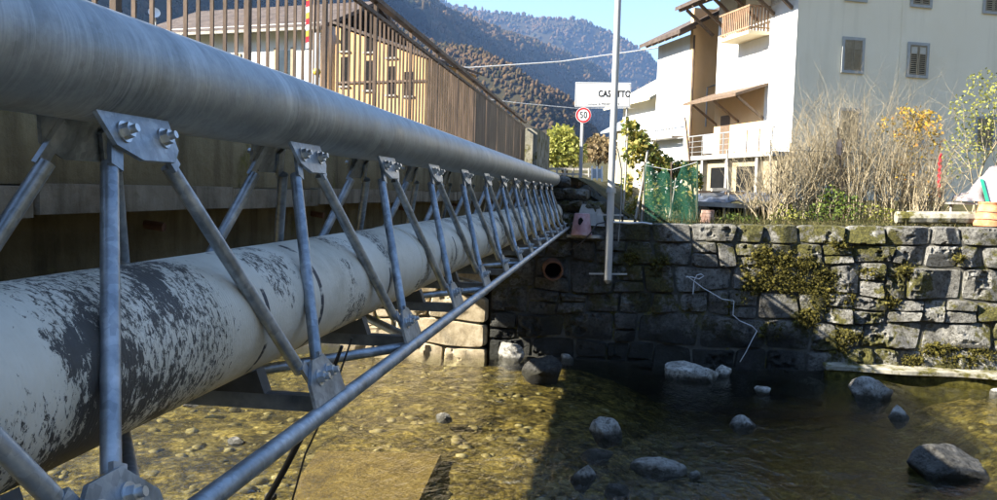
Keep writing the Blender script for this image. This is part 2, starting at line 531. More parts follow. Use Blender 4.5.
m_leaf('vine_leaf', [(0.045, 0.075, 0.014), (0.12, 0.15, 0.025), (0.25, 0.22, 0.04), (0.36, 0.29, 0.07)])
m_leaf('yellow_leaf', [(0.12, 0.10, 0.02), (0.36, 0.25, 0.03), (0.52, 0.34, 0.035), (0.36, 0.15, 0.035)])
m_leaf('green_leaf', [(0.035, 0.07, 0.012), (0.09, 0.14, 0.022), (0.19, 0.22, 0.04)])
m_leaf('lime_leaf', [(0.12, 0.14, 0.022), (0.24, 0.25, 0.045), (0.36, 0.34, 0.085)])
m_leaf('brown_leaf', [(0.08, 0.06, 0.03), (0.17, 0.12, 0.055), (0.26, 0.19, 0.09)])
m_leaf('grass_blade', [(0.035, 0.045, 0.012), (0.10, 0.10, 0.028), (0.24, 0.20, 0.085)])


def m_net():
    s = NT('green_netting')
    v = s.pos()
    c = s.ramp(s.noise(v, 5, 5), [(0.3, (0.02, 0.12, 0.075)), (0.7, (0.04, 0.17, 0.11))])
    b = s.bsdf(c, 0.6, 0, None, 0.3, link=False)
    t = s.n('ShaderNodeBsdfTransparent')
    mx = s.n('ShaderNodeMixShader')
    s.l(s.math('MULTIPLY_ADD', s.noise(v, 1.2, 2), 0.22, 0.24), mx.inputs[0])
    s.l(t.outputs[0], mx.inputs[1])
    s.l(b.outputs[0], mx.inputs[2])
    s.l(mx.outputs[0], s.out.inputs[0])


m_net()


def m_forest(name, cols, sc):
    s = NT(name)
    v = s.pos()
    g = s.n('ShaderNodeNewGeometry')
    f = s.math('ADD', s.math('MULTIPLY', g.outputs['Random Per Island'], 0.22), s.math('MULTIPLY', s.noise(v, sc, 5, 0.6), 0.78))
    k = len(cols)
    c = s.ramp(f, [(0.2 + 0.6 * i / (k - 1), q) for i, q in enumerate(cols)])
    s.bsdf(c, 0.95, 0, None, 0.05)


m_forest('forest_crowns', [(0.012, 0.018, 0.008), (0.030, 0.029, 0.012), (0.062, 0.042, 0.020), (0.095, 0.058, 0.030), (0.055, 0.048, 0.034)], 0.010)
m_forest('forest_floor', [(0.016, 0.018, 0.008), (0.034, 0.028, 0.014), (0.055, 0.040, 0.023)], 0.02)
M = MATS

# ------------------------------------------------------------------ mesh helpers
BASE = {}


class MB:
    def __init__(s):
        s.v, s.f = [], []

    def add(s, vs_, fs_):
        o = len(s.v)
        s.v.extend([tuple(p) for p in vs_])
        s.f.extend([tuple(i + o for i in q) for q in fs_])
        return s

    def box(s, lo, hi):
        (a, b, c), (d, e, f) = lo, hi
        return s.add([(a, b, c), (d, b, c), (d, e, c), (a, e, c), (a, b, f), (d, b, f), (d, e, f), (a, e, f)],
                     [(0, 3, 2, 1), (4, 5, 6, 7), (0, 1, 5, 4), (1, 2, 6, 5), (2, 3, 7, 6), (3, 0, 4, 7)])

    def obox(s, o, ax, ay, az):
        """box from corner o along three edge vectors"""
        o, ax, ay, az = (Vector(q) for q in (o, ax, ay, az))
        p = [o, o + ax, o + ax + ay, o + ay]
        fl = ax.cross(ay).dot(az) < 0
        fs_ = [(0, 3, 2, 1), (4, 5, 6, 7), (0, 1, 5, 4), (1, 2, 6, 5), (2, 3, 7, 6), (3, 0, 4, 7)]
        if fl:
            fs_ = [q[::-1] for q in fs_]
        return s.add(p + [q + az for q in p], fs_)

    def beam(s, p0, p1, w, h, up=(0, 0, 1)):
        p0, p1, up = Vector(p0), Vector(p1), Vector(up)
        d = p1 - p0
        sd = d.cross(up).normalized()
        u = sd.cross(d).normalized()
        return s.obox(p0 - sd * w / 2 - u * h / 2, sd * w, d, u * h)

    def tube(s, pts, rad, n=10, cap=True, ph=0.0):
        pts = [Vector(p) for p in pts]
        if not hasattr(rad, '__len__'):
            rad = [rad] * len(pts)
        t0 = (pts[1] - pts[0]).normalized()
        a = t0.orthogonal().normalized()
        rings = []
        for i, p in enumerate(pts):
            t = (pts[min(i + 1, len(pts) - 1)] - pts[max(i - 1, 0)]).normalized()
            a = (a - t * a.dot(t)).normalized()
            b = t.cross(a)
            rings.append([p + (a * math.cos(ph + 2 * math.pi * k / n) + b * math.sin(ph + 2 * math.pi * k / n)) * rad[i] for k in range(n)])
        vv = [q for r_ in rings for q in r_]
        ff = []
        for i in range(len(pts) - 1):
            for k in range(n):
                ff.append((i * n + k, i * n + (k + 1) % n, (i + 1) * n + (k + 1) % n, (i + 1) * n + k))
        if cap:
            ff.append(tuple(range(n))[::-1])
            ff.append(tuple((len(pts) - 1) * n + k for k in range(n)))
        return s.add(vv, ff)

    def prism(s, poly, ext):
        """closed planar polygon (3-D points) extruded by a vector"""
        poly = [Vector(p) for p in poly]
        ext = Vector(ext)
        n = len(poly)
        nrm = Vector((0, 0, 0))
        for i in range(n):
            nrm += poly[i].cross(poly[(i + 1) % n])
        flip = nrm.dot(ext) > 0
        lo, hi = tuple(range(n)), tuple(range(n, 2 * n))
        ff = [lo[::-1] if flip else lo, hi if flip else hi[::-1]]
        for i in range(n):
            j = (i + 1) % n
            q = (i, j, n + j, n + i)
            ff.append(q if flip else q[::-1])
        return s.add(poly + [p + ext for p in poly], ff)

    def lathe(s, prof, c, n=24):
        """profile of (radius, z) turned about a vertical axis at c"""
        c = Vector(c)
        vv, ff = [], []
        for r_, z in prof:
            for k in range(n):
                vv.append(c + Vector((r_ * math.cos(2 * math.pi * k / n), r_ * math.sin(2 * math.pi * k / n), z)))
        for i in range(len(prof) - 1):
            for k in range(n):
                ff.append((i * n + k, i * n + (k + 1) % n, (i + 1) * n + (k + 1) % n, (i + 1) * n + k))
        return s.add(vv, ff)

    def build(s, name, mat, parent=None, smooth=False, base=None):
        return mesh_obj(name, s.v, s.f, mat, parent, smooth, base)


def mesh_obj(name, v, f, mat, parent=None, smooth=False, base=None):
    v = np.asarray(v, float).reshape(-1, 3)
    me = bpy.data.meshes.new(name)
    if parent is not None:
        b = BASE[parent.name]
    elif base is not None:
        b = np.array(base, float)
    else:
        b = np.array([(v[:, 0].min() + v[:, 0].max()) / 2, (v[:, 1].min() + v[:, 1].max()) / 2, v[:, 2].min()])
    vv = v - b
    if isinstance(f, np.ndarray):
        nf, k = f.shape
        me.vertices.add(len(vv))
        me.vertices.foreach_set('co', vv.astype(np.float32).ravel())
        me.loops.add(nf * k)
        me.loops.foreach_set('vertex_index', f.astype(np.int32).ravel())
        me.polygons.add(nf)
        me.polygons.foreach_set('loop_start', (np.arange(nf) * k).astype(np.int32))
        me.polygons.foreach_set('loop_total', np.full(nf, k, np.int32))
        me.update(calc_edges=True)
    else:
        me.from_pydata([tuple(p) for p in vv], [], f)
    if mat is not None:
        me.materials.append(M[mat] if isinstance(mat, str) else mat)
    if smooth:
        me.polygons.foreach_set('use_smooth', [True] * len(me.polygons))
        if smooth == 'auto':
            try:
                me.set_sharp_from_angle(angle=R(40))
            except Exception:
                pass
    o = bpy.data.objects.new(name, me)
    COL.objects.link(o)
    if parent is not None:
        o.parent = parent
    else:
        o.location = b
    BASE[o.name] = b
    return o


def tag(o, label, cat, group=None, kind=None):
    o['label'] = label
    o['category'] = cat
    if group:
        o['group'] = group
    if kind:
        o['kind'] = kind
    return o


def thing(name, label, cat, loc, group=None):
    o = bpy.data.objects.new(name, None)
    COL.objects.link(o)
    o.location = loc
    o.empty_display_size = 0.2
    BASE[o.name] = np.array(loc, float)
    return tag(o, label, cat, group)


def struct(o):
    o['kind'] = 'structure'
    return o


def inst(name, me, loc, scale, rot, parent):
    """an object sharing mesh data, a child of parent, given in world coordinates"""
    o = bpy.data.objects.new(name, me)
    COL.objects.link(o)
    o.parent = parent
    o.location = Vector(loc) - Vector(BASE[parent.name])
    o.scale = scale
    o.rotation_euler = rot
    return o


# cheap vector noise for heights
def _hash(ix, iy, seed):
    h = (ix * 374761393 + iy * 668265263 + seed * 2147483647) & 0xFFFFFFFF
    h = ((h ^ (h >> 13)) * 1274126177) & 0xFFFFFFFF
    return ((h ^ (h >> 16)) & 0xFFFF) / 65535.0


def vnoise(x, y, seed=0):
    x, y = np.asarray(x, float), np.asarray(y, float)
    ix, iy = np.floor(x).astype(np.int64), np.floor(y).astype(np.int64)
    fx, fy = x - ix, y - iy
    fx, fy = fx * fx * (3 - 2 * fx), fy * fy * (3 - 2 * fy)
    a, b = _hash(ix, iy, seed), _hash(ix + 1, iy, seed)
    c, d = _hash(ix, iy + 1, seed), _hash(ix + 1, iy + 1, seed)
    return (a * (1 - fx) + b * fx) * (1 - fy) + (c * (1 - fx) + d * fx) * fy


def fbm(x, y, seed=0, oct=5, gain=0.5, ridged=False):
    t, a, n = 0, 1.0, 0
    for i in range(oct):
        q = vnoise(x * 2 ** i + 17.3 * i, y * 2 ** i - 9.1 * i, seed + i)
        if ridged:
            q = 1 - np.abs(2 * q - 1)
        t = t + a * q
        n += a
        a *= gain
    return t / n


def grid_faces(nu, nv):
    i, j = np.meshgrid(np.arange(nu - 1), np.arange(nv - 1), indexing='ij')
    a = i * nv + j
    return np.stack([a, a + nv, a + nv + 1, a + 1], -1).reshape(-1, 4)


# ------------------------------------------------------------------ setting: bed, water, banks, road
WATER = -3.40
WALL_Y = 17.75


def wall_top(x):
    return np.interp(x, [-6, -0.5, 7.3, 16], [-0.60, -0.59, -0.43, -0.38])


def garden_z(x, y):
    gz = wall_top(x) - 0.03 + np.clip(y - 18.2, 0, 30) * 0.022
    rz = 0.34 + np.clip(y - 17.6, 0, 200) * 0.006
    t = np.clip((0.75 - x + 0.05 * np.clip(y - 18, 0, 40)) / 1.7, 0, 1)
    t = t * t * (3 - 2 * t)
    z = gz * (1 - t) + rz * t
    return z + np.clip(y - 75, 0, 900) * 0.05


xs = np.concatenate([np.linspace(-420, -30, 24), np.linspace(-28, -6, 23), np.linspace(-5.6, 16, 90), np.linspace(18, 60, 22), np.linspace(70, 420, 20)])
ys = np.concatenate([np.linspace(17.95, 24, 40), np.linspace(24.3, 60, 70), np.linspace(62, 800, 50)])
gx, gy = np.meshgrid(xs, ys, indexing='ij')
gz = garden_z(gx, gy) + (fbm(gx * 1.3, gy * 1.3, 3, 4) - 0.5) * 0.10 * (gx > -1.0)
v = np.stack([gx, gy, gz], -1).reshape(-1, 3)
struct(mesh_obj('ground', v, grid_faces(len(xs), len(ys)), 'ground_grass', smooth=True))

rx = np.linspace(0, 1, 10)
ry = np.concatenate([np.linspace(17.5, 40, 40), np.linspace(42, 90, 25)])
cx = np.interp(ry, [17, 30, 40, 60, 90], [-3.55, -3.2, -2.2, -1.0, 6])
v = [(c + (t - 0.5) * 4.4, y, garden_z(-4.0, y) + 0.05) for t in rx for c, y in zip(cx, ry)]
struct(mesh_obj('road', v, grid_faces(10, len(ry)), 'asphalt'))

bx = np.concatenate([np.linspace(-90, -17, 20), np.linspace(-16, 20, 330), np.linspace(21, 90, 20)])
by = np.linspace(-0.5, 18.2, 190)
gx, gy = np.meshgrid(bx, by, indexing='ij')
cob = fbm(gx * 1.7, gy * 1.7, 21, 4, 0.55)
gz = -3.66 + 0.22 * (fbm(gx * 0.35, gy * 0.35, 5, 3) - 0.35) + 0.11 * (cob - 0.5) + 0.05 * (fbm(gx * 5, gy * 5, 33, 3, 0.6) - 0.5)
gz -= 0.80 * np.exp(-(np.abs(gx - 3.2) / 2.7) ** 4)  # channel deepened so the absorbing water darkens the bridge's shade
gz = np.minimum(gz, WATER - 0.05)
struct(mesh_obj('riverbed', np.stack([gx, gy, gz], -1).reshape(-1, 3), grid_faces(370, 190), 'riverbed', smooth=True))
wx, wy = np.linspace(-90, 90, 120), np.linspace(-0.5, 17.95, 70)
gx, gy = np.meshgrid(wx, wy, indexing='ij')
gz = WATER + 0.012 * (fbm(gx * 0.9, gy * 0.6, 8, 3) - 0.5)
wv = np.stack([gx, gy, gz], -1).reshape(-1, 3)
nW = len(wv)
wb = wv.copy()
wb[:, 2] = -5.4
gf = [tuple(q) for q in grid_faces(120, 70).tolist()]
ring = [i * 70 for i in range(120)] + [119 * 70 + j for j in range(1, 70)] + [i * 70 + 69 for i in range(118, -1, -1)] + [j for j in range(68, 0, -1)]
wf = gf + [tuple(nW + i for i in q)[::-1] for q in gf] + [(ring[(i + 1) % len(ring)], ring[i], nW + ring[i], nW + ring[(i + 1) % len(ring)]) for i in range(len(ring))]
wat = mesh_obj('water', np.concatenate([wv, wb]), wf, 'stream_water', smooth='auto')
bmw = bmesh.new()
bmw.from_mesh(wat.data)
bmesh.ops.recalc_face_normals(bmw, faces=bmw.faces)
bmw.to_mesh(wat.data)
bmw.free()
struct(wat)

# the bank the photographer stands on, its retaining face towards the stream
b = MB()
b.box((-400, -420, -4.6), (400, 0.35, -1.68))
struct(b.build('near_bank', 'mossy_concrete'))
b = MB()
b.box((-90, 17.98, -4.6), (90, 18.25, -0.95))
struct(b.build('bank_core', 'mortar'))

# flat slab lying on the bed under the truss
b = MB()
pts = [atz(296, 487, -3.5), atz(318, 455, -3.5), atz(441, 458, -3.5), atz(412, 520, -3.5), atz(290, 530, -3.5)]
b.prism([(p.x, p.y, -3.44) for p in pts], (0, 0, -0.38))
tag(b.build('sunken_slab', 'slab_algae'), 'flat yellowish concrete slab under the shallow water below the truss', 'slab')

# ------------------------------------------------------------------ road bridge on the left
BX0, BX1 = -5.42, -1.78
bridge = thing('road_bridge', 'old stained concrete road bridge behind the steel pipe truss', 'bridge', (-3.5, 8, -0.6))
MB().box((BX0, -6, -0.54), (BX1 - 0.05, 17.72, 0.375)).build('deck_slab', 'bridge_concrete', bridge)
MB().box((BX1 - 0.048, -6, -0.02), (BX1, 17.70, 0.40)).build('fascia', 'bridge_concrete', bridge)
y = -5.2
k = 0
while y < 17.5:
    ln = rnd.uniform(1.1, 1.7)
    y2 = min(y + ln, 17.68)
    j = rnd.uniform(-0.006, 0.006)
    q = MB()
    q.obox((BX1 - 0.047, y + 0.006, -0.115 + j), (0.105 + j, 0, 0), (0, y2 - y - 0.018, 0), (0, 0, 0.095))
    q.build('ledge_block', 'ledge_concrete', bridge)
    y = y2
MB().box((BX1 - 0.12, -6, -0.50), (BX1 - 0.049, 17.70, -0.30)).build('girder_flange', 'bridge_concrete', bridge)
MB().box((BX0, -6, 0.38), (BX0 + 0.25, 17.7, 0.46)).build('kerb', 'pale_concrete', bridge)
MB().box((BX1 - 0.25, -6, 0.403), (BX1 - 0.002, 17.7, 0.45)).build('kerb', 'pale_concrete', bridge)
MB().box((BX0 + 0.26, -6, 0.379), (BX1 - 0.26, 17.45, 0.386)).build('carriageway', 'asphalt', bridge)
# weep stains: rusty drain stubs below the ledge
for yy in (3.2, 5.1, 7.3, 9.8, 12.6):
    MB().tube([(BX1 - 0.06, yy, -0.17), (BX1 + 0.03, yy, -0.18)], 0.018, 8).build('drain_stub', 'rusted_iron', bridge)

# parapet carried on beyond the railing on the far bank
par = MB()
par.prism([(-1.83, 17.74, -0.9), (-1.83, 17.74, 1.30), (-1.83, 21.2, 1.36), (-1.83, 21.2, -0.9)], (0.25, 0, 0))
tag(par.build('parapet', 'mossy_concrete'), 'short grey concrete parapet at the far end of the brown railing', 'parapet')


def railing(name, x, label, y0, y1, boards):
    t = thing(name, label, 'railing', (x, 8, 0.40))
    zt = 0.45
    MB().box((x - 0.03, y0, 1.395), (x + 0.03, y1, 1.432)).build('handrail', 'rusty_paint', t)
    MB().box((x - 0.014, y0, 1.295), (x + 0.014, y1, 1.325)).build('upper_rail', 'rusty_paint', t)
    MB().box((x - 0.014, y0, 0.452), (x + 0.014, y1, 0.572)).build('lower_rail', 'rusty_paint', t)
    p = 1.153
    post = MB().box((-0.012, -0.020, 0.0), (0.012, 0.020, 0.945)).build('post', 'rusty_paint', t).data
    bpy.data.objects.remove(bpy.data.objects[post.name])
    bar = MB().box((-0.008, -0.006, 0.0), (0.008, 0.006, 0.72)).build('baluster', 'rusty_paint', t).data
    bpy.data.objects.remove(bpy.data.objects[bar.name])
    brd = MB().box((-0.008, -0.046, 0.0), (0.008, 0.046, 0.72)).build('board', 'rusty_paint', t).data
    bpy.data.objects.remove(bpy.data.objects[brd.name])
    for me in (post, bar, brd):
        me.transform(Matrix.Translation(Vector(BASE[t.name])))
    k0 = math.ceil((y0 - 3.0) / p)
    yy = 3.0 + k0 * p
    while yy < y1 + 0.01:
        inst('post', post, (x, yy, 0.45), (1, 1, 1), (0, 0, 0), t)
        for q in range(1, 9):
            yb = yy + p * q / 9
            if yb > y1 - 0.02:
                break
            if yy > boards:
                for dy in (-0.036, 0.036):
                    inst('board', brd, (x, yb + dy, 0.574), (1, 0.75, 1), (0, 0, rnd.uniform(-0.03, 0.03)), t)
            else:
                inst('baluster', bar, (x + rnd.uniform(-0.002, 0.002), yb + rnd.uniform(-0.006, 0.006), 0.574), (1, 1, 1),
                     (rnd.uniform(-0.006, 0.006), 0, 0), t)
        yy += p
    return t


railing('bridge_railing', -1.83, 'brown rusty iron railing along the bridge edge above the galvanised pipe', -4.0, 17.72, 11.0)
railing('bridge_railing', -5.12, 'second iron railing on the far side of the bridge deck, seen through the first', -4.0, 17.72, 99)

# ------------------------------------------------------------------ triangular pipe truss
XC = -1.215
PX = 1.165
truss = thing('pipe_truss', 'galvanised steel lattice truss with a large round top pipe, crossing the stream', 'truss', (XC, 8, -0.74))
Y_END = 17.75
n_seg = 56
b = MB()
b.tube([(XC, yv, 0.269) for yv in np.linspace(-1.6, Y_END, 30)], 0.1345, n_seg)
b.build('top_pipe', 'galvanised_pipe', truss, smooth='auto')
low = [1.45 + PX * k for k in range(-2, 14)]
top = [1.37 + PX * (k - 0.5) for k in range(-1, 14)]


def side_frame(sgn):
    A = Vector((XC + sgn * 0.060, 0, 0.158))
    B = Vector((XC + sgn * 0.345, 0, -0.705))
    e = (B - A).normalized()
    n = Vector((-e.z * sgn, 0, e.x * sgn))
    if n.x * sgn < 0:
        n = -n
    T = (B - A).length
    return A, B, e, n, T


def hexbolt(mb, c, n, r=0.017):
    n = Vector(n)
    a = n.orthogonal().normalized()
    mb.tube([c, c + n * 0.004], r * 1.55, 18)
    mb.tube([c + n * 0.0041, c + n * 0.021], r * 1.12, 6)
    mb.tube([c + n * 0.0211, c + n * 0.036], r * 0.60, 10)


PLATE_T, BOLTS_M = {}, {}
for sgn in (1, -1):
    A, B, e, n, T = side_frame(sgn)
    MB().tube([(B.x, yv, B.z) for yv in np.linspace(-1.5, Y_END - 0.1, 24)], 0.027, 24).build('bottom_chord', 'galvanised_steel', truss, smooth='auto')
    P = lambda y_, t_, off=0.0: A + e * t_ + n * off + Vector((0, y_, 0))
    tp = [(-0.16, 0.0), (0.155, 0.0), (0.165, 0.085), (0.130, 0.118), (-0.02, 0.118), (-0.115, 0.085)]
    lp = [(-0.125, T - 0.026), (-0.115, T - 0.10), (-0.045, T - 0.165), (0.06, T - 0.165), (0.155, T - 0.085), (0.16, T - 0.026)]
    for yy in top:
        m = MB()
        m.prism([P(yy + a_, t_) for a_, t_ in tp], n * 0.011)
        g = m.build('gusset_plate', 'galvanised_steel', truss)
        for a_, t_ in ((-0.070, 0.052), (0.105, 0.056)):
            bm_ = MB()
            hexbolt(bm_, P(yy + a_, t_, 0.0112), n)
            bm_.build('bolt', 'zinc_bolt', g, smooth='auto')
    for yy in low:
        m = MB()
        m.prism([P(yy + a_, t_) for a_, t_ in lp], n * 0.011)
        g = m.build('gusset_plate', 'galvanised_steel', truss)
        for a_, t_ in ((-0.035, T - 0.105), (0.055, T - 0.108)):
            bm_ = MB()
            hexbolt(bm_, P(yy + a_, t_, 0.0112), n)
            bm_.build('bolt', 'zinc_bolt', g, smooth='auto')
    for yy in top:
        for q, (ta, la) in enumerate(((-0.075, 0.035), (0.105, -0.045))):
            yl = yy + 0.08 + (-PX / 2 if q == 0 else PX / 2)
            p0 = P(yy + ta, 0.045, -0.022)
            p1 = P(yl + la, T - 0.085, -0.022)
            d = (p1 - p0).normalized()
            sd = d.cross(n).normalized()
            m = MB()
            m.tube([p0 + d * 0.085, p1 - d * 0.075], 0.0200, 18)
            s_ = m.build('strut', 'galvanised_steel', truss, smooth='auto')
            for c0, c1 in ((p0 - d * 0.02, p0 + d * 0.10), (p1 - d * 0.095, p1 + d * 0.02)):
                tb = MB()
                tb.obox(c0 - sd * 0.021 + n * 0.009, sd * 0.042, c1 - c0, n * 0.012)
                tb.build('end_tab', 'galvanised_steel', s_)
AF, BF = side_frame(1)[:2]
BR_ = side_frame(-1)[1]
for k, yy in enumerate(low):
    MB().box((BR_.x + 0.03, yy - 0.025, -0.715), (BF.x - 0.03, yy + 0.025, -0.665)).build('cross_beam', 'weathered_steel', truss)
    # saddle plates carrying the white pipe
    arc = [(XC + 0.206 * math.sin(a_), -0.416 - 0.206 * math.cos(a_)) for a_ in np.linspace(-0.58, 0.58, 11)]
    poly = [(XC - 0.14, -0.664)] + [(x_, z_) for x_, z_ in arc] + [(XC + 0.14, -0.664)]
    m = MB()
    m.prism([(x_, yy - 0.03, z_) for x_, z_ in poly], (0, 0.06, 0))
    m.build('saddle', 'dark_steel', truss)
    if k + 1 < len(low):
        m = MB()
        xa, xb = (BR_.x + 0.02, BF.x - 0.02) if k % 2 else (BF.x - 0.02, BR_.x + 0.02)
        m.tube([(xa, yy + 0.09, -0.70), (xb, low[k + 1] - 0.09, -0.70)], 0.0215, 14)
        m.build('plan_brace', 'galvanised_steel', truss, smooth='auto')

wp = thing('insulated_pipe', 'thick off-white wrapped pipe with flaked black patches lying inside the truss', 'pipe', (XC, 8, -0.62))
b = MB()
b.tube([(XC, yv, -0.416) for yv in np.linspace(-1.9, 17.9, 60)], 0.203, 64)
b.build('pipe_body', 'wrapped_pipe', wp, smooth='auto')
for yv in (4.62, 8.1, 11.6, 15.1):
    b = MB()
    b.tube([(XC, yv - 0.05, -0.416), (XC, yv - 0.045, -0.416), (XC, yv + 0.045, -0.416), (XC, yv + 0.05, -0.416)], [0.2035, 0.209, 0.209, 0.2035], 64)
    b.build('joint_sleeve', 'wrapped_pipe', wp, smooth='auto')

ped = MB().box((-1.72, -1.6, -1.67), (-0.72, -0.4, -0.742))
tag(ped.build('pedestal', 'pale_concrete'), 'concrete pedestal under the near end of the truss', 'pedestal')

hose = MB()
p0 = at(342, 346, 3.05)
pm = at(318, 405, 3.1)
p1 = at(256, 520, 3.2)
hose.tube([p0, (p0 + pm) / 2 + Vector((0.004, 0, 0)), pm, (pm + p1) / 2 + Vector((0, 0, -0.01)), p1, p1 + Vector((-0.25, 0.5, -1.6)), p1 + Vector((-0.4, 0.9, -2.75))], [0.006, 0.009, 0.0115, 0.0125, 0.013, 0.013, 0.013], 10)
tag(hose.build('drain_hose', 'black_rubber', smooth='auto'), 'black rubber hose hanging down from under the white pipe', 'hose')
wire = MB()
wire.tube([at(352, 338, 3.0), at(330, 402, 3.0), at(305, 455, 3.0), at(287, 520, 3.0)], 0.004, 6)
tag(wire.build('hanging_wire', 'black_rubber'), 'thin black wire hanging beside the black hose', 'wire')

# ------------------------------------------------------------------ stones
def stone_mesh(name, mat, seed, nu=25, nv=19, rough=0.10, boxy=0.72):
    """unit rubble block: bulged, broken face at y = -0.5 .. rounded back to y = +0.5"""
    r = np.random.default_rng(seed)
    u = np.linspace(-1, 1, nu)
    w = np.linspace(-1, 1, nv)
    uu, ww = np.meshgrid(u, w, indexing='ij')
    # squash the square into a rough rounded polygon
    ang = np.arctan2(ww, uu)
    edge = np.maximum(np.abs(uu), np.abs(ww))
    wob = 1 - 0.09 * fbm(np.cos(ang) * 1.6 + 5 + seed, np.sin(ang) * 1.6 + 3, seed, 3) * edge
    corner = 1 - (1 - boxy) * 0.35 * (np.abs(uu) * np.abs(ww)) ** 2
    X = uu * wob * corner * 0.5
    Z = ww * wob * corner * 0.5
    nz = 0.6 * fbm(uu * 1.1 + seed * 3.1, ww * 1.1 + 1.7, seed + 40, 4, 0.6, True) + 0.4 * fbm(uu * 3.1 + seed, ww * 3.1, seed + 60, 4, 0.65)
    Y = -0.5 + 0.34 * edge ** 7 - rough * 2.0 * (nz - 0.55) * (1 - 0.8 * edge ** 6)
    for _ in range(4):                                        # a few broken flats
        nn_ = r.normal(size=2) * 0.55
        lim_ = r.uniform(-0.46, -0.34)
        Y = np.maximum(Y, lim_ - 0.12 + nn_[0] * uu * 0.4 + nn_[1] * ww * 0.4)
    tilt = r.uniform(-0.10, 0.10, 2)
    Y += uu * tilt[0] + ww * tilt[1]
    v = np.stack([X, Y, Z], -1).reshape(-1, 3).tolist()
    f = grid_faces(nu, nv).tolist()
    f = [tuple(q) for q in f]
    ring = [i * nv for i in range(nu)] + [(nu - 1) * nv + j for j in range(1, nv)] + [i * nv + nv - 1 for i in range(nu - 2, -1, -1)] + [j for j in range(nv - 2, 0, -1)]
    o = len(v)
    for i in ring:
        v.append([v[i][0] * 0.98, 0.5, v[i][2] * 0.98])
    m = len(ring)
    for i in range(m):
        j = (i + 1) % m
        f.append((ring[j], ring[i], o + i, o + j))
    me = bpy.data.meshes.new(name)
    me.from_pydata(v, [], f)
    me.polygons.foreach_set('use_smooth', [True] * len(me.polygons))
    me.set_sharp_from_angle(angle=R(24))
    me.materials.append(M[mat])
    return me


def rubble(parent, mat, x0, x1, levels, face, r, wmin, wmax, bulge=0.09, rough=0.21, proud=0.13, depth=0.30, nu=26, nv=20, back=0.2, joint=0.007):
    """courses of fitted stones: neighbours share wavy bed joints and slanted end joints; every stone has its own broken face.
    levels: functions z(x) from the top down; face(z): y of the wall plane at a height"""
    for ci in range(len(levels) - 1):
        hi_, lo_ = levels[ci], levels[ci + 1]
        wa, wb = (wmin[ci], wmax[ci])
        xs_ = [x0]
        while xs_[-1] < x1 - wa * 1.4:
            xs_.append(min(xs_[-1] + r.uniform(wa, wb), x1))
        xs_[-1] = x1
        sl = [0.0] + [r.uniform(-0.10, 0.10) for _ in xs_[1:-1]] + [0.0]
        for k_ in range(len(xs_) - 1):
            cells = [(0.0, 1.0)]
            if (hi_(xs_[k_]) - lo_(xs_[k_])) > 0.42 and xs_[k_ + 1] - xs_[k_] < 0.75 and r.random() < 0.45:
                c_ = r.uniform(0.38, 0.62)
                cells = [(0.0, c_), (c_, 1.0)]
            for w0, w1 in cells:
                sd = r.randrange(10000)
                u_ = np.linspace(0, 1, nu)[:, None] * np.ones((1, nv))
                w_ = (w0 + (w1 - w0) * np.linspace(0, 1, nv))[None, :] * np.ones((nu, 1))
                wl = np.linspace(0, 1, nv)[None, :] * np.ones((nu, 1))
                xl = xs_[k_] + sl[k_] * (w_ - 0.5)
                xr = xs_[k_ + 1] + sl[k_ + 1] * (w_ - 0.5)
                X = xl + (xr - xl) * u_
                zl_ = np.vectorize(lo_)(X)
                zh_ = np.vectorize(hi_)(X)
                Z = zl_ + (zh_ - zl_) * w_
                eu = np.minimum(u_, 1 - u_) * (xs_[k_ + 1] - xs_[k_])
                ew = np.minimum(wl, 1 - wl) * float((zh_ - zl_).mean()) * (w1 - w0)
                # pull the rim in from the joint, round the corners a little
                cx_, cz_ = X.mean(), Z.mean()
                hw, hh = (xs_[k_ + 1] - xs_[k_]) / 2, float((zh_ - zl_).mean()) * (w1 - w0) / 2
                cor = np.abs(2 * u_ - 1) ** 6 * np.abs(2 * wl - 1) ** 6
                X = cx_ + (X - cx_) * (1 - joint / hw - 0.10 * cor)
                Z = cz_ + (Z - cz_) * (1 - joint / hh - 0.12 * cor)
                e_ = np.minimum(eu, ew)
                rim = np.clip(e_ / 0.035, 0, 1)
                rim = 1 - (1 - rim) ** 2
                n1 = fbm(X * 2.1 + sd, Z * 2.1 + sd * 0.37, sd % 97, 4, 0.55, True) - 0.55
                n2 = fbm(X * 6.0 + sd, Z * 6.0, sd % 89, 4, 0.66, True) - 0.55
                t1, t2 = r.uniform(-0.16, 0.16), r.uniform(-0.10, 0.10)
                out = bulge * rim + rim * (rough * 1.5 * n1 + rough * 1.15 * n2) + r.uniform(0, proud) * rim
                out = out + rim * (t1 * (2 * u_ - 1) * hw + t2 * (2 * wl - 1) * hh)
                for _ in range(3):
                    g1, g2 = r.gauss(0, 0.28), r.gauss(0, 0.28)
                    out = np.minimum(out, bulge + proud * r.uniform(0.35, 1.0) + g1 * (X - cx_) + g2 * (Z - cz_))
                Y = np.vectorize(face)(Z) - np.maximum(out, 0.075 * rim - 0.02)
                V_ = np.stack([X, Y, Z], -1).reshape(-1, 3)
                F_ = [tuple(q) for q in grid_faces(nu, nv).tolist()]
                ring = [i * nv for i in range(nu)] + [(nu - 1) * nv + j for j in range(1, nv)] + [i * nv + nv - 1 for i in range(nu - 2, -1, -1)] + [j for j in range(nv - 2, 0, -1)]
                o_ = len(V_)
                rv_ = V_[ring].copy()
                rv_[:, 1] = np.vectorize(face)(rv_[:, 2]) + back
                V_ = np.concatenate([V_, rv_])
                m_ = len(ring)
                F_ += [(ring[(i + 1) % m_], ring[i], o_ + i, o_ + (i + 1) % m_) for i in range(m_)]
                ob = mesh_obj('stone', V_, F_, mat, parent, smooth=True)
                ob.data.set_sharp_from_angle(angle=R(22))


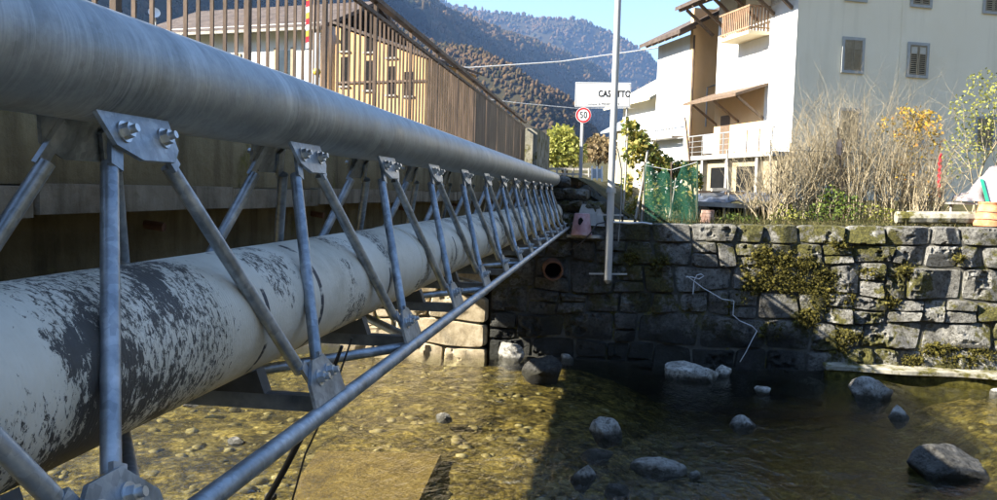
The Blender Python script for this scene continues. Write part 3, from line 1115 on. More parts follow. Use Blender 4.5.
wall = thing('stone_wall', 'rough grey and mossy rubble stone retaining wall along the far bank', 'wall', (5, 17.8, -3.5))
MB().prism([(-2.44, WALL_Y - 0.045, -0.70), (-2.44, WALL_Y - 0.215, -4.2), (-2.44, 17.99, -4.2), (-2.44, 17.99, -0.70)], (18.0, 0, 0)).build('mortar_bed', 'mortar', wall)
r2 = random.Random(5)
wt = lambda x: float(wall_top(x))
lv = [0.0, 0.37, 0.80, 1.38, 1.86, 2.44, 2.97, 3.5]


def bed_joint(i):
    if i == 0:
        return wt
    return lambda x: wt(x) - lv[i] + (0.012 * math.sin(x * 3 + i) if i == 1 else 0.06 * math.sin(x * 0.9 + i * 1.7) + 0.03 * math.sin(x * 3.1 + i * 2.2))


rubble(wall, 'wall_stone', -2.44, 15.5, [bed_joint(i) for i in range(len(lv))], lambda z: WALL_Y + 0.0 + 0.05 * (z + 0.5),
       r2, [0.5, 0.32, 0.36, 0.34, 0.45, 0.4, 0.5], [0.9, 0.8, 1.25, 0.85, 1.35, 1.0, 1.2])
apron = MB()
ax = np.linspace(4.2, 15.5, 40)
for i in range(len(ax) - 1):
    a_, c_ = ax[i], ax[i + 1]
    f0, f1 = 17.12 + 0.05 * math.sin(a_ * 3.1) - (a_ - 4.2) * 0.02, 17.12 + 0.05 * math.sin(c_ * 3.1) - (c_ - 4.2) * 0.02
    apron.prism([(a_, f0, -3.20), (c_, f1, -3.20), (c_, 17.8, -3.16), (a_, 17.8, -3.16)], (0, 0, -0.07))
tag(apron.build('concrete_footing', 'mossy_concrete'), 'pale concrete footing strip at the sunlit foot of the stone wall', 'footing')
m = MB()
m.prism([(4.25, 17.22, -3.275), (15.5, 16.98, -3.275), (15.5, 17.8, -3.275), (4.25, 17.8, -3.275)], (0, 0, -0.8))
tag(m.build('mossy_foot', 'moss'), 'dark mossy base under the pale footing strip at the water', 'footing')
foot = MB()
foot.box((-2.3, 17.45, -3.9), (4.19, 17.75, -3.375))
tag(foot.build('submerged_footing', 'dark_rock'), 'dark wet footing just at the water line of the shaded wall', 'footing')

abut = MB().box((-5.6, 17.48, -4.2), (-2.62, 17.98, -0.55)).build('abutment', 'mortar', bridge)
rubble(abut, 'abutment_stone', -5.6, -2.47, [lambda x, i=i: -0.62 - i * 0.52 + 0.05 * math.sin(x * 2.3 + i) for i in range(8)], lambda z: 17.50,
       random.Random(9), [0.6] * 7, [1.3] * 7, 0.07, 0.10, 0.06)
b = MB().box((-16, 17.7, -4.2), (-5.62, 17.985, 0.2))
tag(b.build('upstream_wall', 'mortar'), 'rendered retaining wall beyond the bridge on the left', 'wall')

# ------------------------------------------------------------------ rocks in the stream
def rock(name, label, px, py, wpx, hpx, mat, seed, depth=0.8, flat=0.0, tilt=0.0, z=WATER, up=0.5):
    c = atz(px, py, z)
    s_ = c.y / F
    w, h = wpx * s_ * 0.46, hpx * s_ * 0.46
    bm_ = bmesh.new()
    bmesh.ops.create_icosphere(bm_, subdivisions=4, radius=1.0)
    P = np.array([q.co[:] for q in bm_.verts])
    ff = [tuple(q.index for q in fc.verts) for fc in bm_.faces]
    bm_.free()
    r = np.random.default_rng(seed)
    # chop with random planes for facets, then roughen
    for _ in range(18):
        nrm = r.normal(size=3)
        nrm /= np.linalg.norm(nrm)
        d = r.uniform(0.52, 0.9)
        k_ = P @ nrm - d
        P = P - np.outer(np.maximum(k_, 0) * 0.97, nrm)
    nn = fbm(P[:, 0] * 2 + seed, P[:, 1] * 2 + P[:, 2] * 1.7, seed, 4, 0.6)
    P *= (0.98 + 0.22 * (nn - 0.5) + 0.10 * (fbm(P[:, 0] * 7 + seed, P[:, 1] * 7 + P[:, 2] * 6, seed + 3, 3, 0.6) - 0.5))[:, None]
    P /= np.abs(P).max(0)
    P[:, 0] *= w
    P[:, 1] *= w * depth
    P[:, 2] *= h * 1.30
    a_ = tilt
    x_, z_ = P[:, 0].copy(), P[:, 2].copy()
    P[:, 0], P[:, 2] = x_ * math.cos(a_) - z_ * math.sin(a_), x_ * math.sin(a_) + z_ * math.cos(a_)
    P += np.array([c.x, c.y, z + h * (up - 0.42)])
    o = mesh_obj(name, P, ff, mat, smooth='auto')
    return tag(o, label, 'rock', 'rocks in the stream')


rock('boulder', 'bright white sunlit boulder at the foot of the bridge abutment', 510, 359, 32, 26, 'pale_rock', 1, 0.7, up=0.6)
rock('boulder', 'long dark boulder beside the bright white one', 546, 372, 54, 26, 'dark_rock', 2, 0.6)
rock('stone', 'small grey stone at the right end of the long dark boulder', 566, 360, 17, 10, 'river_rock', 3)
rock('stone', 'small pale stone near the wall, right of the long dark boulder', 582, 358, 14, 10, 'river_rock', 4)
rock('boulder', 'broad flat grey boulder under the shaded stone wall', 690, 378, 62, 28, 'river_rock', 5, 0.6, up=0.35)
rock('boulder', 'rounded pale stone touching the broad flat grey boulder', 722, 376, 20, 20, 'pale_rock', 6)
rock('stone', 'low grey stone in the shaded water below the pale pair', 740, 426, 34, 18, 'river_rock', 7, up=0.35)
rock('stone', 'small rounded stone in dark water right of the pale pair', 763, 393, 19, 11, 'river_rock', 8)
rock('boulder', 'pointed white stone with a dark top in the middle of the shaded stream', 605, 436, 38, 30, 'river_rock', 9, up=0.45)
rock('boulder', 'wide low grey boulder washed over near the bottom of the photo', 658, 470, 62, 22, 'river_rock', 10, 0.7, up=0.25)
rock('stone', 'small stone tilted beside the washed-over boulder', 583, 480, 26, 26, 'river_rock', 11, 0.7, tilt=-0.4)
rock('boulder', 'triangular grey boulder near the sunlit footing', 872, 396, 46, 32, 'river_rock', 12, 0.8, up=0.5)
rock('stone', 'small upright grey stone in brown water below the triangular boulder', 899, 417, 22, 22, 'river_rock', 13)
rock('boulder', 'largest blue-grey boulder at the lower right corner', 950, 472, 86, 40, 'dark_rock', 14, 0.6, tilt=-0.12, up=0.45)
rock('stone', 'small white stone alone in the sunlit golden shallows', 444, 418, 21, 11, 'pale_rock', 15)
rock('stone', 'white stone at the right edge by the footing', 996, 394, 14, 9, 'pale_rock', 16)
rock('stone', 'thin pale stone near the foot of the shaded wall', 778, 366, 9, 5, 'pale_rock', 17)
rock('stone', 'low dark stone just under the surface at the bottom centre', 618, 492, 30, 16, 'dark_rock', 18, up=0.1)
rock('stone', 'low dark stone in the ripples left of the washed-over boulder', 596, 455, 40, 12, 'dark_rock', 19, up=0.1)
rock('stone', 'narrow grey stone right of the washed-over boulder', 694, 478, 14, 12, 'river_rock', 20)
rock('stone', 'flat pale stone beneath the white pipe at the left', 190, 405, 22, 7, 'pale_rock', 21)
rock('stone', 'flat brown stone in the sunlit shallows under the lower chord', 235, 442, 26, 8, 'river_rock', 22)
rock('stone', 'whitish stone at the bottom edge below the lower chord', 272, 497, 18, 10, 'pale_rock', 23)

# pebbles and cobbles on the bed: nobody could count them
def ico20():
    bm_ = bmesh.new()
    bmesh.ops.create_icosphere(bm_, subdivisions=1, radius=1.0)
    P = np.array([q.co[:] for q in bm_.verts])
    f_ = np.array([[q.index for q in fc.verts] for fc in bm_.faces])
    bm_.free()
    return P, f_


ICO_V, ICO_F = ico20()


def blobs(centres, radii, jitter, r, squash=(1, 1, 1)):
    n = len(centres)
    nv = len(ICO_V)
    V = ICO_V[None] * (1 + r.uniform(-jitter, jitter, (n, nv, 1)))
    a_ = r.uniform(0, 6.28, n)
    ca, sa = np.cos(a_)[:, None], np.sin(a_)[:, None]
    rad = np.asarray(radii).reshape(n, -1)
    if rad.shape[1] == 1:
        rad = np.repeat(rad, 3, 1) * np.array(squash)
    V = V * rad[:, None, :]
    V = np.stack([V[..., 0] * ca - V[..., 1] * sa, V[..., 0] * sa + V[..., 1] * ca, V[..., 2]], -1)
    V = V + np.asarray(centres)[:, None, :]
    Fc = ICO_F[None] + (np.arange(n) * nv)[:, None, None]
    return V.reshape(-1, 3), Fc.reshape(-1, 3)


n = 4200
cxy = np.stack([rng.uniform(-9, 9, n), rng.uniform(6.5, 17.6, n)], 1)
rad = 0.022 + 0.10 * rng.random(n) ** 4
zz = np.full(n, -3.655) + 0.22 * (fbm(cxy[:, 0] * 0.35, cxy[:, 1] * 0.35, 5, 3) - 0.35) - 0.02
zz -= 0.80 * np.exp(-(np.abs(cxy[:, 0] - 3.2) / 2.7) ** 4)
V, Fc = blobs(np.column_stack([cxy, zz]), rad, 0.18, rng, (1.25, 0.9, 0.55))
V[:, 2] = np.minimum(V[:, 2], WATER - 0.03)
o = mesh_obj('pebbles', V, Fc, 'river_pebble', smooth=True)
tag(o, 'golden brown algae covered pebbles on the bed of the stream', 'pebbles', kind='stuff')
# ------------------------------------------------------------------ plants: shared makers
def segs_mesh(P0, P1, R0, R1, n=3):
    P0, P1 = np.asarray(P0, float), np.asarray(P1, float)
    R0, R1 = np.asarray(R0, float)[:, None], np.asarray(R1, float)[:, None]
    d = P1 - P0
    d /= np.maximum(np.linalg.norm(d, axis=1, keepdims=True), 1e-6)
    ref = np.where(np.abs(d[:, 2:3]) > 0.9, np.array([[1.0, 0, 0]]), np.array([[0, 0, 1.0]]))
    a_ = np.cross(d, ref)
    a_ /= np.maximum(np.linalg.norm(a_, axis=1, keepdims=True), 1e-6)
    b_ = np.cross(d, a_)
    k = len(P0)
    V = []
    for j in range(n):
        c, s_ = math.cos(2 * math.pi * j / n), math.sin(2 * math.pi * j / n)
        V.append(P0 + (a_ * c + b_ * s_) * R0)
    for j in range(n):
        c, s_ = math.cos(2 * math.pi * j / n), math.sin(2 * math.pi * j / n)
        V.append(P1 + (a_ * c + b_ * s_) * R1)
    V = np.stack(V, 1).reshape(-1, 3)
    q = np.array([[j, (j + 1) % n, n + (j + 1) % n, n + j] for j in range(n)])
    Fq = q[None] + (np.arange(k) * 2 * n)[:, None, None]
    return V, Fq.reshape(-1, 4)


class Branches:
    def __init__(s, seed):
        s.r = random.Random(seed)
        s.a, s.b, s.ra, s.rb, s.tips = [], [], [], [], []

    def grow(s, p, d, ln, r0, depth, kids=4, wob=0.16, lift=0.05, spread=0.6, steps=6, shrink=0.5):
        p, d = Vector(p), Vector(d).normalized()
        st = ln / steps
        for i in range(steps):
            d = (d + Vector((s.r.gauss(0, wob), s.r.gauss(0, wob), s.r.gauss(0, wob) + lift))).normalized()
            q = p + d * st
            ra, rb = r0 * (1 - 0.75 * i / steps), r0 * (1 - 0.75 * (i + 1) / steps)
            s.a.append(p[:]); s.b.append(q[:]); s.ra.append(ra); s.rb.append(rb)
            p = q
            if depth and i >= 1:
                for _ in range(kids if s.r.random() < kids % 1 else int(kids)):
                    if s.r.random() < 0.55:
                        side = Vector((s.r.gauss(0, 1), s.r.gauss(0, 1), s.r.gauss(0, 0.5)))
                        s.grow(q, d + side.normalized() * spread, ln * shrink * s.r.uniform(0.6, 1.1), rb * 0.62, depth - 1, kids, wob, lift, spread, max(3, steps - 2), shrink)
            if depth == 0 or i == steps - 1:
                s.tips.append(q[:])

    def build(s, name, mat, parent, n=3):
        V, Fq = segs_mesh(s.a, s.b, s.ra, s.rb, n)
        return mesh_obj(name, V, Fq, mat, parent)


def leaf_mesh(C, size, r, droop=0.3, asp=0.75):
    C = np.asarray(C, float)
    n = len(C)
    sz = size * r.uniform(0.6, 1.25, (n, 1))
    d = r.normal(size=(n, 3))
    d[:, 2] -= droop
    d /= np.linalg.norm(d, axis=1, keepdims=True)
    u = r.normal(size=(n, 3))
    sd = np.cross(d, u)
    sd /= np.linalg.norm(sd, axis=1, keepdims=True)
    nm = np.cross(d, sd)
    V = np.stack([C, C + d * sz * 0.5 + sd * sz * asp * 0.5 + nm * sz * 0.12, C + d * sz, C + d * sz * 0.5 - sd * sz * asp * 0.5 + nm * sz * 0.12], 1)
    Fq = np.arange(n * 4).reshape(-1, 4)
    return V.reshape(-1, 3), Fq


def cloud(c, rad, n, r, shell=0.45):
    q = r.normal(size=(n, 3))
    q /= np.linalg.norm(q, axis=1, keepdims=True)
    q *= (shell + (1 - shell) * r.random((n, 1))) ** 0.8
    return np.array(c) + q * np.array(rad)


# ------------------------------------------------------------------ far bank: pole, signs, bits on the wall
pole = thing('lamp_pole', 'tall pale grey metal pole fixed to the shaded face of the stone wall', 'pole', (-0.04, 17.40, -1.72))
MB().tube([(-0.04, 17.40, -1.72), (-0.04, 17.40, 1.1), (-0.04, 17.40, 8.6)], [0.078, 0.070, 0.050], 20).build('shaft', 'pole_paint', pole, smooth='auto')
MB().tube([(-0.04, 17.40, 0.02), (-0.04, 17.40, 0.12)], 0.096, 20).build('collar', 'pole_paint', pole, smooth='auto')
m = MB()
m.beam((-0.42, 17.47, -1.62), (0.34, 17.50, -1.60), 0.035, 0.03)
m.build('wall_bracket', 'pole_paint', pole)
MB().beam((-0.30, 17.49, -0.42), (0.22, 17.49, -0.42), 0.035, 0.03).build('wall_bracket', 'pole_paint', pole)
MB().tube([(-0.04, 17.40, -1.80), (-0.04, 17.40, -1.72)], [0.03, 0.088], 12).build('base_cap', 'pole_paint', pole)
m = MB()
m.tube([(0.14, 17.46, -0.95), (0.17, 17.45, -0.2), (0.15, 17.45, 0.5), (0.06, 17.42, 0.9)], 0.012, 6)
m.build('cable_conduit', 'pale_concrete', pole)

# town name sign on two posts
SY = 34.0
tl, br = at(576, 81.5, SY), at(630.5, 107.0, SY)
x0, x1, z1, z0 = -1.60, 0.53, 4.30, 3.36
town = thing('town_sign', 'white rectangular town name sign with black letters CASOTTO beside the road', 'sign', (-0.5, SY, 0.5))
MB().box((x0, SY, z0), (x1, SY + 0.03, z1)).build('panel', 'sign_white', town)
fr = MB()
for lo, hi in (((x0 + .02, z0 + .02), (x1 - .02, z0 + .05)), ((x0 + .02, z1 - .05), (x1 - .02, z1 - .02)), ((x0 + .02, z0 + .05), (x0 + .05, z1 - .05)), ((x1 - .05, z0 + .05), (x1 - .02, z1 - .05))):
    fr.box((lo[0], SY - 0.004, lo[1]), (hi[0], SY - 0.0005, hi[1]))
fr.build('border', 'sign_grey', town)
for xx in (x0 + 0.28, x1 - 0.12):
    MB().tube([(xx, SY + 0.07, 0.3), (xx, SY + 0.07, z1 - 0.05)], 0.035, 12).build('post', 'sign_grey', town, smooth='auto')


def lettering(txt, size, loc, mat, parent, align='LEFT', name='lettering', squeeze=1.0, bold=0.0):
    cu = bpy.data.curves.new(name, 'FONT')
    cu.body = txt
    cu.size = size
    cu.align_x = align
    cu.align_y = 'CENTER'
    cu.extrude = 0.001
    cu.offset = bold
    cu.space_character = 1.08
    tmp = bpy.data.objects.new('tmp', cu)
    COL.objects.link(tmp)
    dg = bpy.context.evaluated_depsgraph_get()
    me = bpy.data.meshes.new_from_object(tmp.evaluated_get(dg))
    bpy.data.objects.remove(tmp)
    n_ = len(me.vertices)
    co = np.empty(n_ * 3)
    me.vertices.foreach_get('co', co)
    co = co.reshape(-1, 3)
    V = np.stack([co[:, 0] * squeeze + loc[0], np.full(n_, loc[1]) - co[:, 2], co[:, 1] + loc[2]], -1)
    ff = [tuple(p.vertices) for p in me.polygons]
    bpy.data.meshes.remove(me)
    return mesh_obj(name, V, ff, mat, parent)


s_ = SY / F
lettering('CASOTTO', 0.34, (-0.71, SY - 0.006, 3.86), 'sign_black', town, squeeze=0.74, bold=0.012)
lettering('Comune di PEDEMONTE', 0.115, (-1.17, SY - 0.006, 3.47), 'sign_black', town, squeeze=1.0)
cr = MB()
for dz, w_ in ((0.10, 0.05), (0.06, 0.035), (0.02, 0.045), (-0.03, 0.035), (-0.08, 0.05)):
    cr.box((-1.18 - w_ / 2, SY - 0.005, 3.80 + dz), (-1.18 + w_ / 2, SY - 0.001, 3.80 + dz + 0.025))
cr.build('crest', 'sign_grey', town)

LY = 33.6
lim = thing('speed_limit_sign', 'round red and white 50 speed limit sign on a thin grey post', 'sign', (-1.24, LY, 0.5))
lx, lz = -1.24, 3.0


def disc(name, r, y, mat, r_in=0.0):
    m_ = MB()
    n_ = 36
    for k_ in range(n_):
        a0, a1 = 2 * math.pi * k_ / n_, 2 * math.pi * (k_ + 1) / n_
        if r_in:
            poly = [(lx + r_in * math.cos(a0), y, lz + r_in * math.sin(a0)), (lx + r * math.cos(a0), y, lz + r * math.sin(a0)),
                    (lx + r * math.cos(a1), y, lz + r * math.sin(a1)), (lx + r_in * math.cos(a1), y, lz + r_in * math.sin(a1))]
            m_.prism(poly, (0, 0.003, 0))
    if not r_in:
        m_.prism([(lx + r * math.cos(2 * math.pi * k_ / n_), y, lz + r * math.sin(2 * math.pi * k_ / n_)) for k_ in range(n_)], (0, 0.02, 0))
    return m_.build(name, mat, lim)


disc('disc', 0.30, LY, 'sign_white')
disc('red_ring', 0.285, LY - 0.004, 'sign_red', 0.215)
lettering('50', 0.36, (lx, LY - 0.006, lz - 0.005), 'sign_black', lim, 'CENTER', 'digits', 0.78, 0.004)
MB().tube([(lx, LY + 0.05, 0.3), (lx - 0.01, LY + 0.05, lz + 0.2)], 0.042, 12).build('post', 'sign_grey', lim, smooth='auto')

# rusty outflow pipe through the wall
c = at(553, 270, 17.3)
op = MB()
ri, ro = 0.165, 0.20
ax_ = Vector((0.12, -1, -0.06)).normalized()
c0, c1 = c - ax_ * 0.75, c + ax_ * 0.12
out = thing('outflow_pipe', 'open rusty iron outflow pipe sticking out of the stone wall', 'pipe', c[:])
aa = ax_.orthogonal().normalized()
bb = ax_.cross(aa)
n_ = 28
rings = [(c0, ro), (c1, ro), (c1, ri), (c0 + ax_ * 0.2, ri)]
vv = [q_ + (aa * math.cos(2 * math.pi * k / n_) + bb * math.sin(2 * math.pi * k / n_)) * r_ for q_, r_ in rings for k in range(n_)]
op.add(vv, [(i * n_ + k, i * n_ + (k + 1) % n_, (i + 1) * n_ + (k + 1) % n_, (i + 1) * n_ + k) for i in range(3) for k in range(n_)])
op.build('pipe_wall', 'rusted_iron', out, smooth='auto')
MB().tube([c1 - ax_ * 0.30, c1 - ax_ * 0.29], ri + 0.005, 24).build('bore_shade', 'dark_opening', out)  # black disc stands for the shade deep inside the pipe

bk = thing('bucket', 'faded pink plastic bucket turned upside down at the far end of the truss', 'bucket', (-0.60, 17.40, -0.84))
MB().lathe([(0.215, 0.0), (0.22, 0.03), (0.205, 0.035), (0.155, 0.42), (0.14, 0.435), (0.0, 0.435)], (-0.60, 17.40, -0.84), 28).build('body', 'pink_plastic', bk, smooth='auto')
pt = []
for a_, z_ in ((-1.95, 0.24), (-1.78, 0.20), (-1.62, 0.22), (-1.45, 0.27), (-1.35, 0.30), (-1.50, 0.34), (-1.68, 0.36), (-1.92, 0.33)):
    r_ = 0.207 - (z_ - 0.03) * 0.13 + 0.004
    pt.append((-0.60 + r_ * math.cos(a_), 17.40 + r_ * math.sin(a_), -0.84 + z_))
MB().prism(pt, (0, -0.006, 0)).build('torn_hole', 'dark_opening', bk)
# plank the bucket stands on
pk = MB()
pk.beam((-0.88, 17.54, -0.87), (-0.22, 17.48, -0.87), 0.30, 0.05)
tag(pk.build('wall_plank', 'grey_wood'), 'short grey plank under the pink bucket on the wall end', 'plank')

cab = MB()
pp = [at(566, 252, 17.3), at(580, 244, 17.25), at(590, 234, 17.1), at(597, 224, 17.2), at(606, 222, 17.3)]
cab.tube(pp, 0.014, 6)
tag(cab.build('cable', 'black_rubber', smooth='auto'), 'black cable looping from the truss end to the pole foot', 'cable')
cab = MB()
cab.tube([at(613, 222, 17.35), at(628, 223, 17.5), at(642, 222.5, 17.6), at(652, 224, 17.66)], 0.018, 6)
tag(cab.build('cable', 'white_cord', smooth='auto'), 'pale cable running right from the pole along the wall top', 'cable')
st = MB()
pp = [(687, 276), (694, 281), (703, 288), (712, 293), (722, 299), (734, 301), (733, 315), (740, 321), (752, 326), (757, 331), (752, 340), (746, 352), (740, 362)]
st.tube([at(x_, y_, 17.33 + 0.05 * math.sin(i_ * 1.7)) for i_, (x_, y_) in enumerate(pp)], 0.008, 6)
tag(st.build('cord', 'white_cord', smooth='auto'), 'long white cord trailing down the shaded wall to the water', 'cord')
st = MB()
pp = [(686, 277), (692, 277), (699, 279), (704, 276), (701, 274), (697, 275), (694, 281), (693, 294)]
st.tube([at(x_, y_, 17.30 + 0.03 * math.sin(i_ * 2.1)) for i_, (x_, y_) in enumerate(pp)], 0.009, 6)
tag(st.build('cord', 'white_cord', smooth='auto'), 'knotted loop of white cord at the top of the trailing cord', 'cord')

# rubble wing wall stepping down from the parapet, with a concrete ramp in front
wing = thing('rubble_wing_wall', 'low heap-like rubble wing wall stepping down from the parapet end', 'wall', (-0.9, 18.2, -0.6))
MB().prism([(-1.58, 17.9, -0.95), (-1.58, 17.9, 0.24), (-0.9, 17.95, 0.10), (-0.25, 18.05, -0.25), (0.1, 18.1, -0.95)], (0.15, 0.6, 0)).build('mortar_bed', 'mortar', wing)
r4 = random.Random(3)
wmesh = [stone_mesh('wing_stone', 'wall_stone', 400 + i, rough=0.2, boxy=0.5) for i in range(5)]
for row in range(5):
    for k in range(6):
        t_ = (k + 0.5 * (row % 2)) / 6
        xx = -1.52 + 1.5 * t_
        ztop = np.interp(xx, [-1.6, -0.9, -0.25, 0.1], [0.36, 0.20, -0.16, -0.5])
        z_ = -0.78 + row * 0.25
        if z_ > ztop:
            continue
        inst('stone', r4.choice(wmesh), (xx, 17.88 + 0.05 * r4.random(), z_), (0.30 + 0.06 * r4.random(), 0.36, 0.26), (r4.uniform(-.1, .1), r4.uniform(-.2, .2), r4.uniform(-.2, .2)), wing)
ramp = MB()
ramp.prism([(-0.75, 17.62, -0.64), (-0.62, 17.75, -0.22), (-0.25, 17.72, -0.28), (-0.15, 17.60, -0.66)], (0.05, 0.25, 0))
tag(ramp.build('concrete_block', 'pale_concrete'), 'grey concrete block behind the pink bucket', 'block')

# ------------------------------------------------------------------ houses
def frame(P0, th):
    u = Vector((math.cos(th), math.sin(th), 0))
    v_ = Vector((-math.sin(th), math.cos(th), 0))
    return Vector(P0), u, v_


def wbox(fr_, u0, u1, v0, v1, z0_, z1_):
    P0, u, v_ = fr_
    m_ = MB()
    m_.obox(P0 + u * u0 + v_ * v0 + Vector((0, 0, z0_ - P0.z)), u * (u1 - u0), v_ * (v1 - v0), Vector((0, 0, z1_ - z0_)))
    return m_


def L(fr_, u, v_, z):
    q = fr_[0] + fr_[1] * u + fr_[2] * v_
    return Vector((q.x, q.y, z))


def window_on(fr_, house, side, s0, zc, w=0.9, h=1.35, frame_m='window_frame_stone', shut_m='shutter_paint', open_=False, surround=0.13, upper=0.28):
    """side 'u': on the face v=0 (towards -v); side 'v': on the face u=0 (towards -u)"""
    P0, u, v_ = fr_

    def bx_(a0, a1, z0_, z1_, d0, d1):
        if side == 'u':
            return wbox(fr_, a0, a1, -d1, -d0, z0_, z1_)
        return wbox(fr_, -d1, -d0, a0, a1, z0_, z1_)

    W2, H2 = w / 2, h / 2
    win = bx_(s0 - W2, s0 + W2, zc - H2, zc + H2, 0.003, 0.012).build('window', 'dark_opening' if open_ else shut_m, house)
    if surround:
        for a0, a1, b0, b1 in ((s0 - W2 - surround, s0 - W2, zc - H2 - surround, zc + H2 + surround), (s0 + W2, s0 + W2 + surround, zc - H2 - surround, zc + H2 + surround),
                               (s0 - W2, s0 + W2, zc + H2, zc + H2 + surround), (s0 - W2, s0 + W2, zc - H2 - surround, zc - H2)):
            bx_(a0, a1, b0, b1, 0.002, 0.05).build('frame', frame_m, win)
    for sgn_ in (-1, 1):
        a0, a1 = (s0 - W2 + 0.015, s0 - 0.012) if sgn_ < 0 else (s0 + 0.012, s0 + W2 - 0.015)
        sh = MB()
        zu = zc + H2 - h * upper
        parts = [bx_(a0, a0 + 0.05, zc - H2 + .01, zc + H2 - .01, 0.013, 0.045), bx_(a1 - 0.05, a1, zc - H2 + .01, zc + H2 - .01, 0.013, 0.045),
                 bx_(a0 + .05, a1 - .05, zc - H2 + .01, zc - H2 + .07, 0.013, 0.045), bx_(a0 + .05, a1 - .05, zc + H2 - .07, zc + H2 - .01, 0.013, 0.045)]
        z_ = zc - H2 + 0.11
        while z_ < zu - 0.02:
            parts.append(bx_(a0 + .05, a1 - .05, z_, z_ + 0.042, 0.014, 0.038))
            z_ += 0.085
        for p_ in parts:
            sh.add(p_.v, p_.f)
        sh.build('shutter', shut_m, win)
        if upper > 0.05:
            bx_(a0 + .05, a1 - .05, zu, zc + H2 - .07, 0.016, 0.030).build('upper_panel', 'curtain_cloth' if open_ else shut_m, win)
    return win


TH = R(21.5)
FA = frame((7.38, 38.0, 0.0), TH)


def tpx(fr_, off, px_):
    lo_, hi_ = -6.0, 45.0
    for _ in range(50):
        m_ = (lo_ + hi_) / 2
        q_ = L(fr_, off, m_, 5.0)
        c_ = CR @ np.array(q_)
        if W / 2 + F * c_[0] / c_[2] > px_:
            lo_ = m_
        else:
            hi_ = m_
    return lo_


TL = tpx(FA, 0, 715.5)
ha = thing('tall_house', 'tall white four storey house with shuttered windows and a wooden balcony, on the right', 'house', (7.38, 38, -0.2))
HB = -0.6
# body: sun side white; warm light tinted into the shaded stream side's colour
wbox(FA, 0.02, 16, 0.02, TL, HB, 11.4).build('wall', 'shade_side_plaster', ha)
wbox(FA, 0.0, 0.019, -0.0, TL, HB, 11.4).build('wall', 'white_plaster', ha)
for zc in (3.20, 6.20, 9.22):
    for s0, op_ in ((2.75, False), (6.0, True), (9.75, True)):
        if s0 > 9 and 4 < zc < 8:
            continue
        window_on(FA, ha, 'u', s0, zc, 0.86, 1.28, open_=(op_ and zc > 4), surround=0.12)
wbox(FA, 5.07, 5.10, -0.012, -0.003, HB, 11.3).build('rain_pipe', 'shade_side_plaster', ha)
for s0, zc in ((tpx(FA, 0, 767), 6.15), (tpx(FA, 0, 730), 6.35), (tpx(FA, 0, 772), 9.0)):
    window_on(FA, ha, 'v', s0, zc, 0.8, 1.1, shut_m='pale_shutter', surround=0.0, upper=0.1)
window_on(FA, ha, 'v', tpx(FA, 0, 738), 8.6, 0.7, 1.9, shut_m='shutter_paint', surround=0.0, upper=0.1)
# balcony on the sun side
B0, B1 = tpx(FA, -1.05, 746), tpx(FA, -1.05, 716)
bal = wbox(FA, -1.05, -0.003, B0, B1, 7.22, 7.36).build('balcony', 'cream_plaster', ha)
for a0, a1, b0, b1 in ((-1.05, -0.98, B0, B1), (-0.98, -0.004, B0, B0 + 0.06), (-0.98, -0.004, B1 - 0.06, B1)):
    wbox(FA, a0, a1, b0, b1, 8.40, 8.48).build('rail', 'baluster_wood', bal)
    wbox(FA, a0 + .01, a1 - .0101, b0, b1, 7.48, 7.54).build('rail', 'baluster_wood', bal)
nb_ = int((B1 - B0 - 0.2) / 0.165)
for i in range(nb_):
    t_ = B0 + 0.07 + i * 0.165
    wbox(FA, -1.03, -1.0, t_, t_ + 0.075, 7.361, 8.399).build('baluster', 'baluster_wood', bal)
for i in range(6):
    a_ = -0.92 + i * 0.155
    wbox(FA, a_, a_ + 0.075, B0 + 0.015, B0 + 0.045, 7.361, 8.399).build('baluster', 'baluster_wood', bal)
# roof with deep eaves on diagonal brackets
rf = MB()
ZE = 9.35
rf.prism([L(FA, -2.0, -0.6, ZE), L(FA, 8, -0.6, ZE + 4.2), L(FA, 18, -0.6, ZE), L(FA, 18, -0.6, ZE - .18), L(FA, 8, -0.6, ZE + 4.0), L(FA, -2.0, -0.6, ZE - .18)], FA[2] * (TL + 1.4))
roof = rf.build('roof', 'dark_tile', ha)
for t_ in np.linspace(0.4, TL + 0.5, 6):
    MB().beam(L(FA, -1.9, t_, ZE - 0.22), L(FA, -0.01, t_, ZE + 0.56), 0.14, 0.16).build('rafter', 'old_wood', roof)
    MB().beam(L(FA, -1.5, t_, ZE - 0.15), L(FA, -0.01, t_, ZE - 1.3), 0.12, 0.13).build('bracket', 'old_wood', roof)
# porch canopy and terrace
C0, C1 = tpx(FA, -1.6, 736), tpx(FA, -1.6, 683)
cp_ = MB()
cp_.prism([L(FA, -1.6, C0, 4.45), L(FA, -0.01, C0, 5.0), L(FA, -0.01, C0, 5.12), L(FA, -1.6, C0, 4.58)], FA[2] * (C1 - C0))
can = cp_.build('canopy', 'old_wood', ha)
for t_ in np.linspace(C0 + 0.3, C1 - 0.6, 3):
    MB().beam(L(FA, -1.35, t_, 4.48), L(FA, -0.01, t_, 3.55), 0.09, 0.10).build('bracket', 'old_wood', can)
T0, T1 = tpx(FA, -1.75, 776), TL + 0.5
ter = wbox(FA, -1.75, -0.004, T0, T1, 1.72, 1.92).build('terrace', 'pale_concrete', ha)
for t_ in np.arange(T0 + 0.1, T1, 1.0):
    wbox(FA, -1.72, -1.68, t_, t_ + 0.04, 1.921, 2.85).build('rail_post', 'sign_grey', ter)
wbox(FA, -1.73, -1.67, T0, T1, 2.851, 2.90).build('rail', 'sign_grey', ter)
for z_ in (2.1, 2.35, 2.6):
    wbox(FA, -1.71, -1.69, T0, T1, z_, z_ + 0.02).build('rail', 'sign_grey', ter)
for a_, b_ in ((749, 733), (720, 706)):
    wbox(FA, -1.76, -1.735, tpx(FA, -1.75, a_), tpx(FA, -1.75, b_), 2.0, 2.84).build('rail_cloth', 'sign_white', ter)
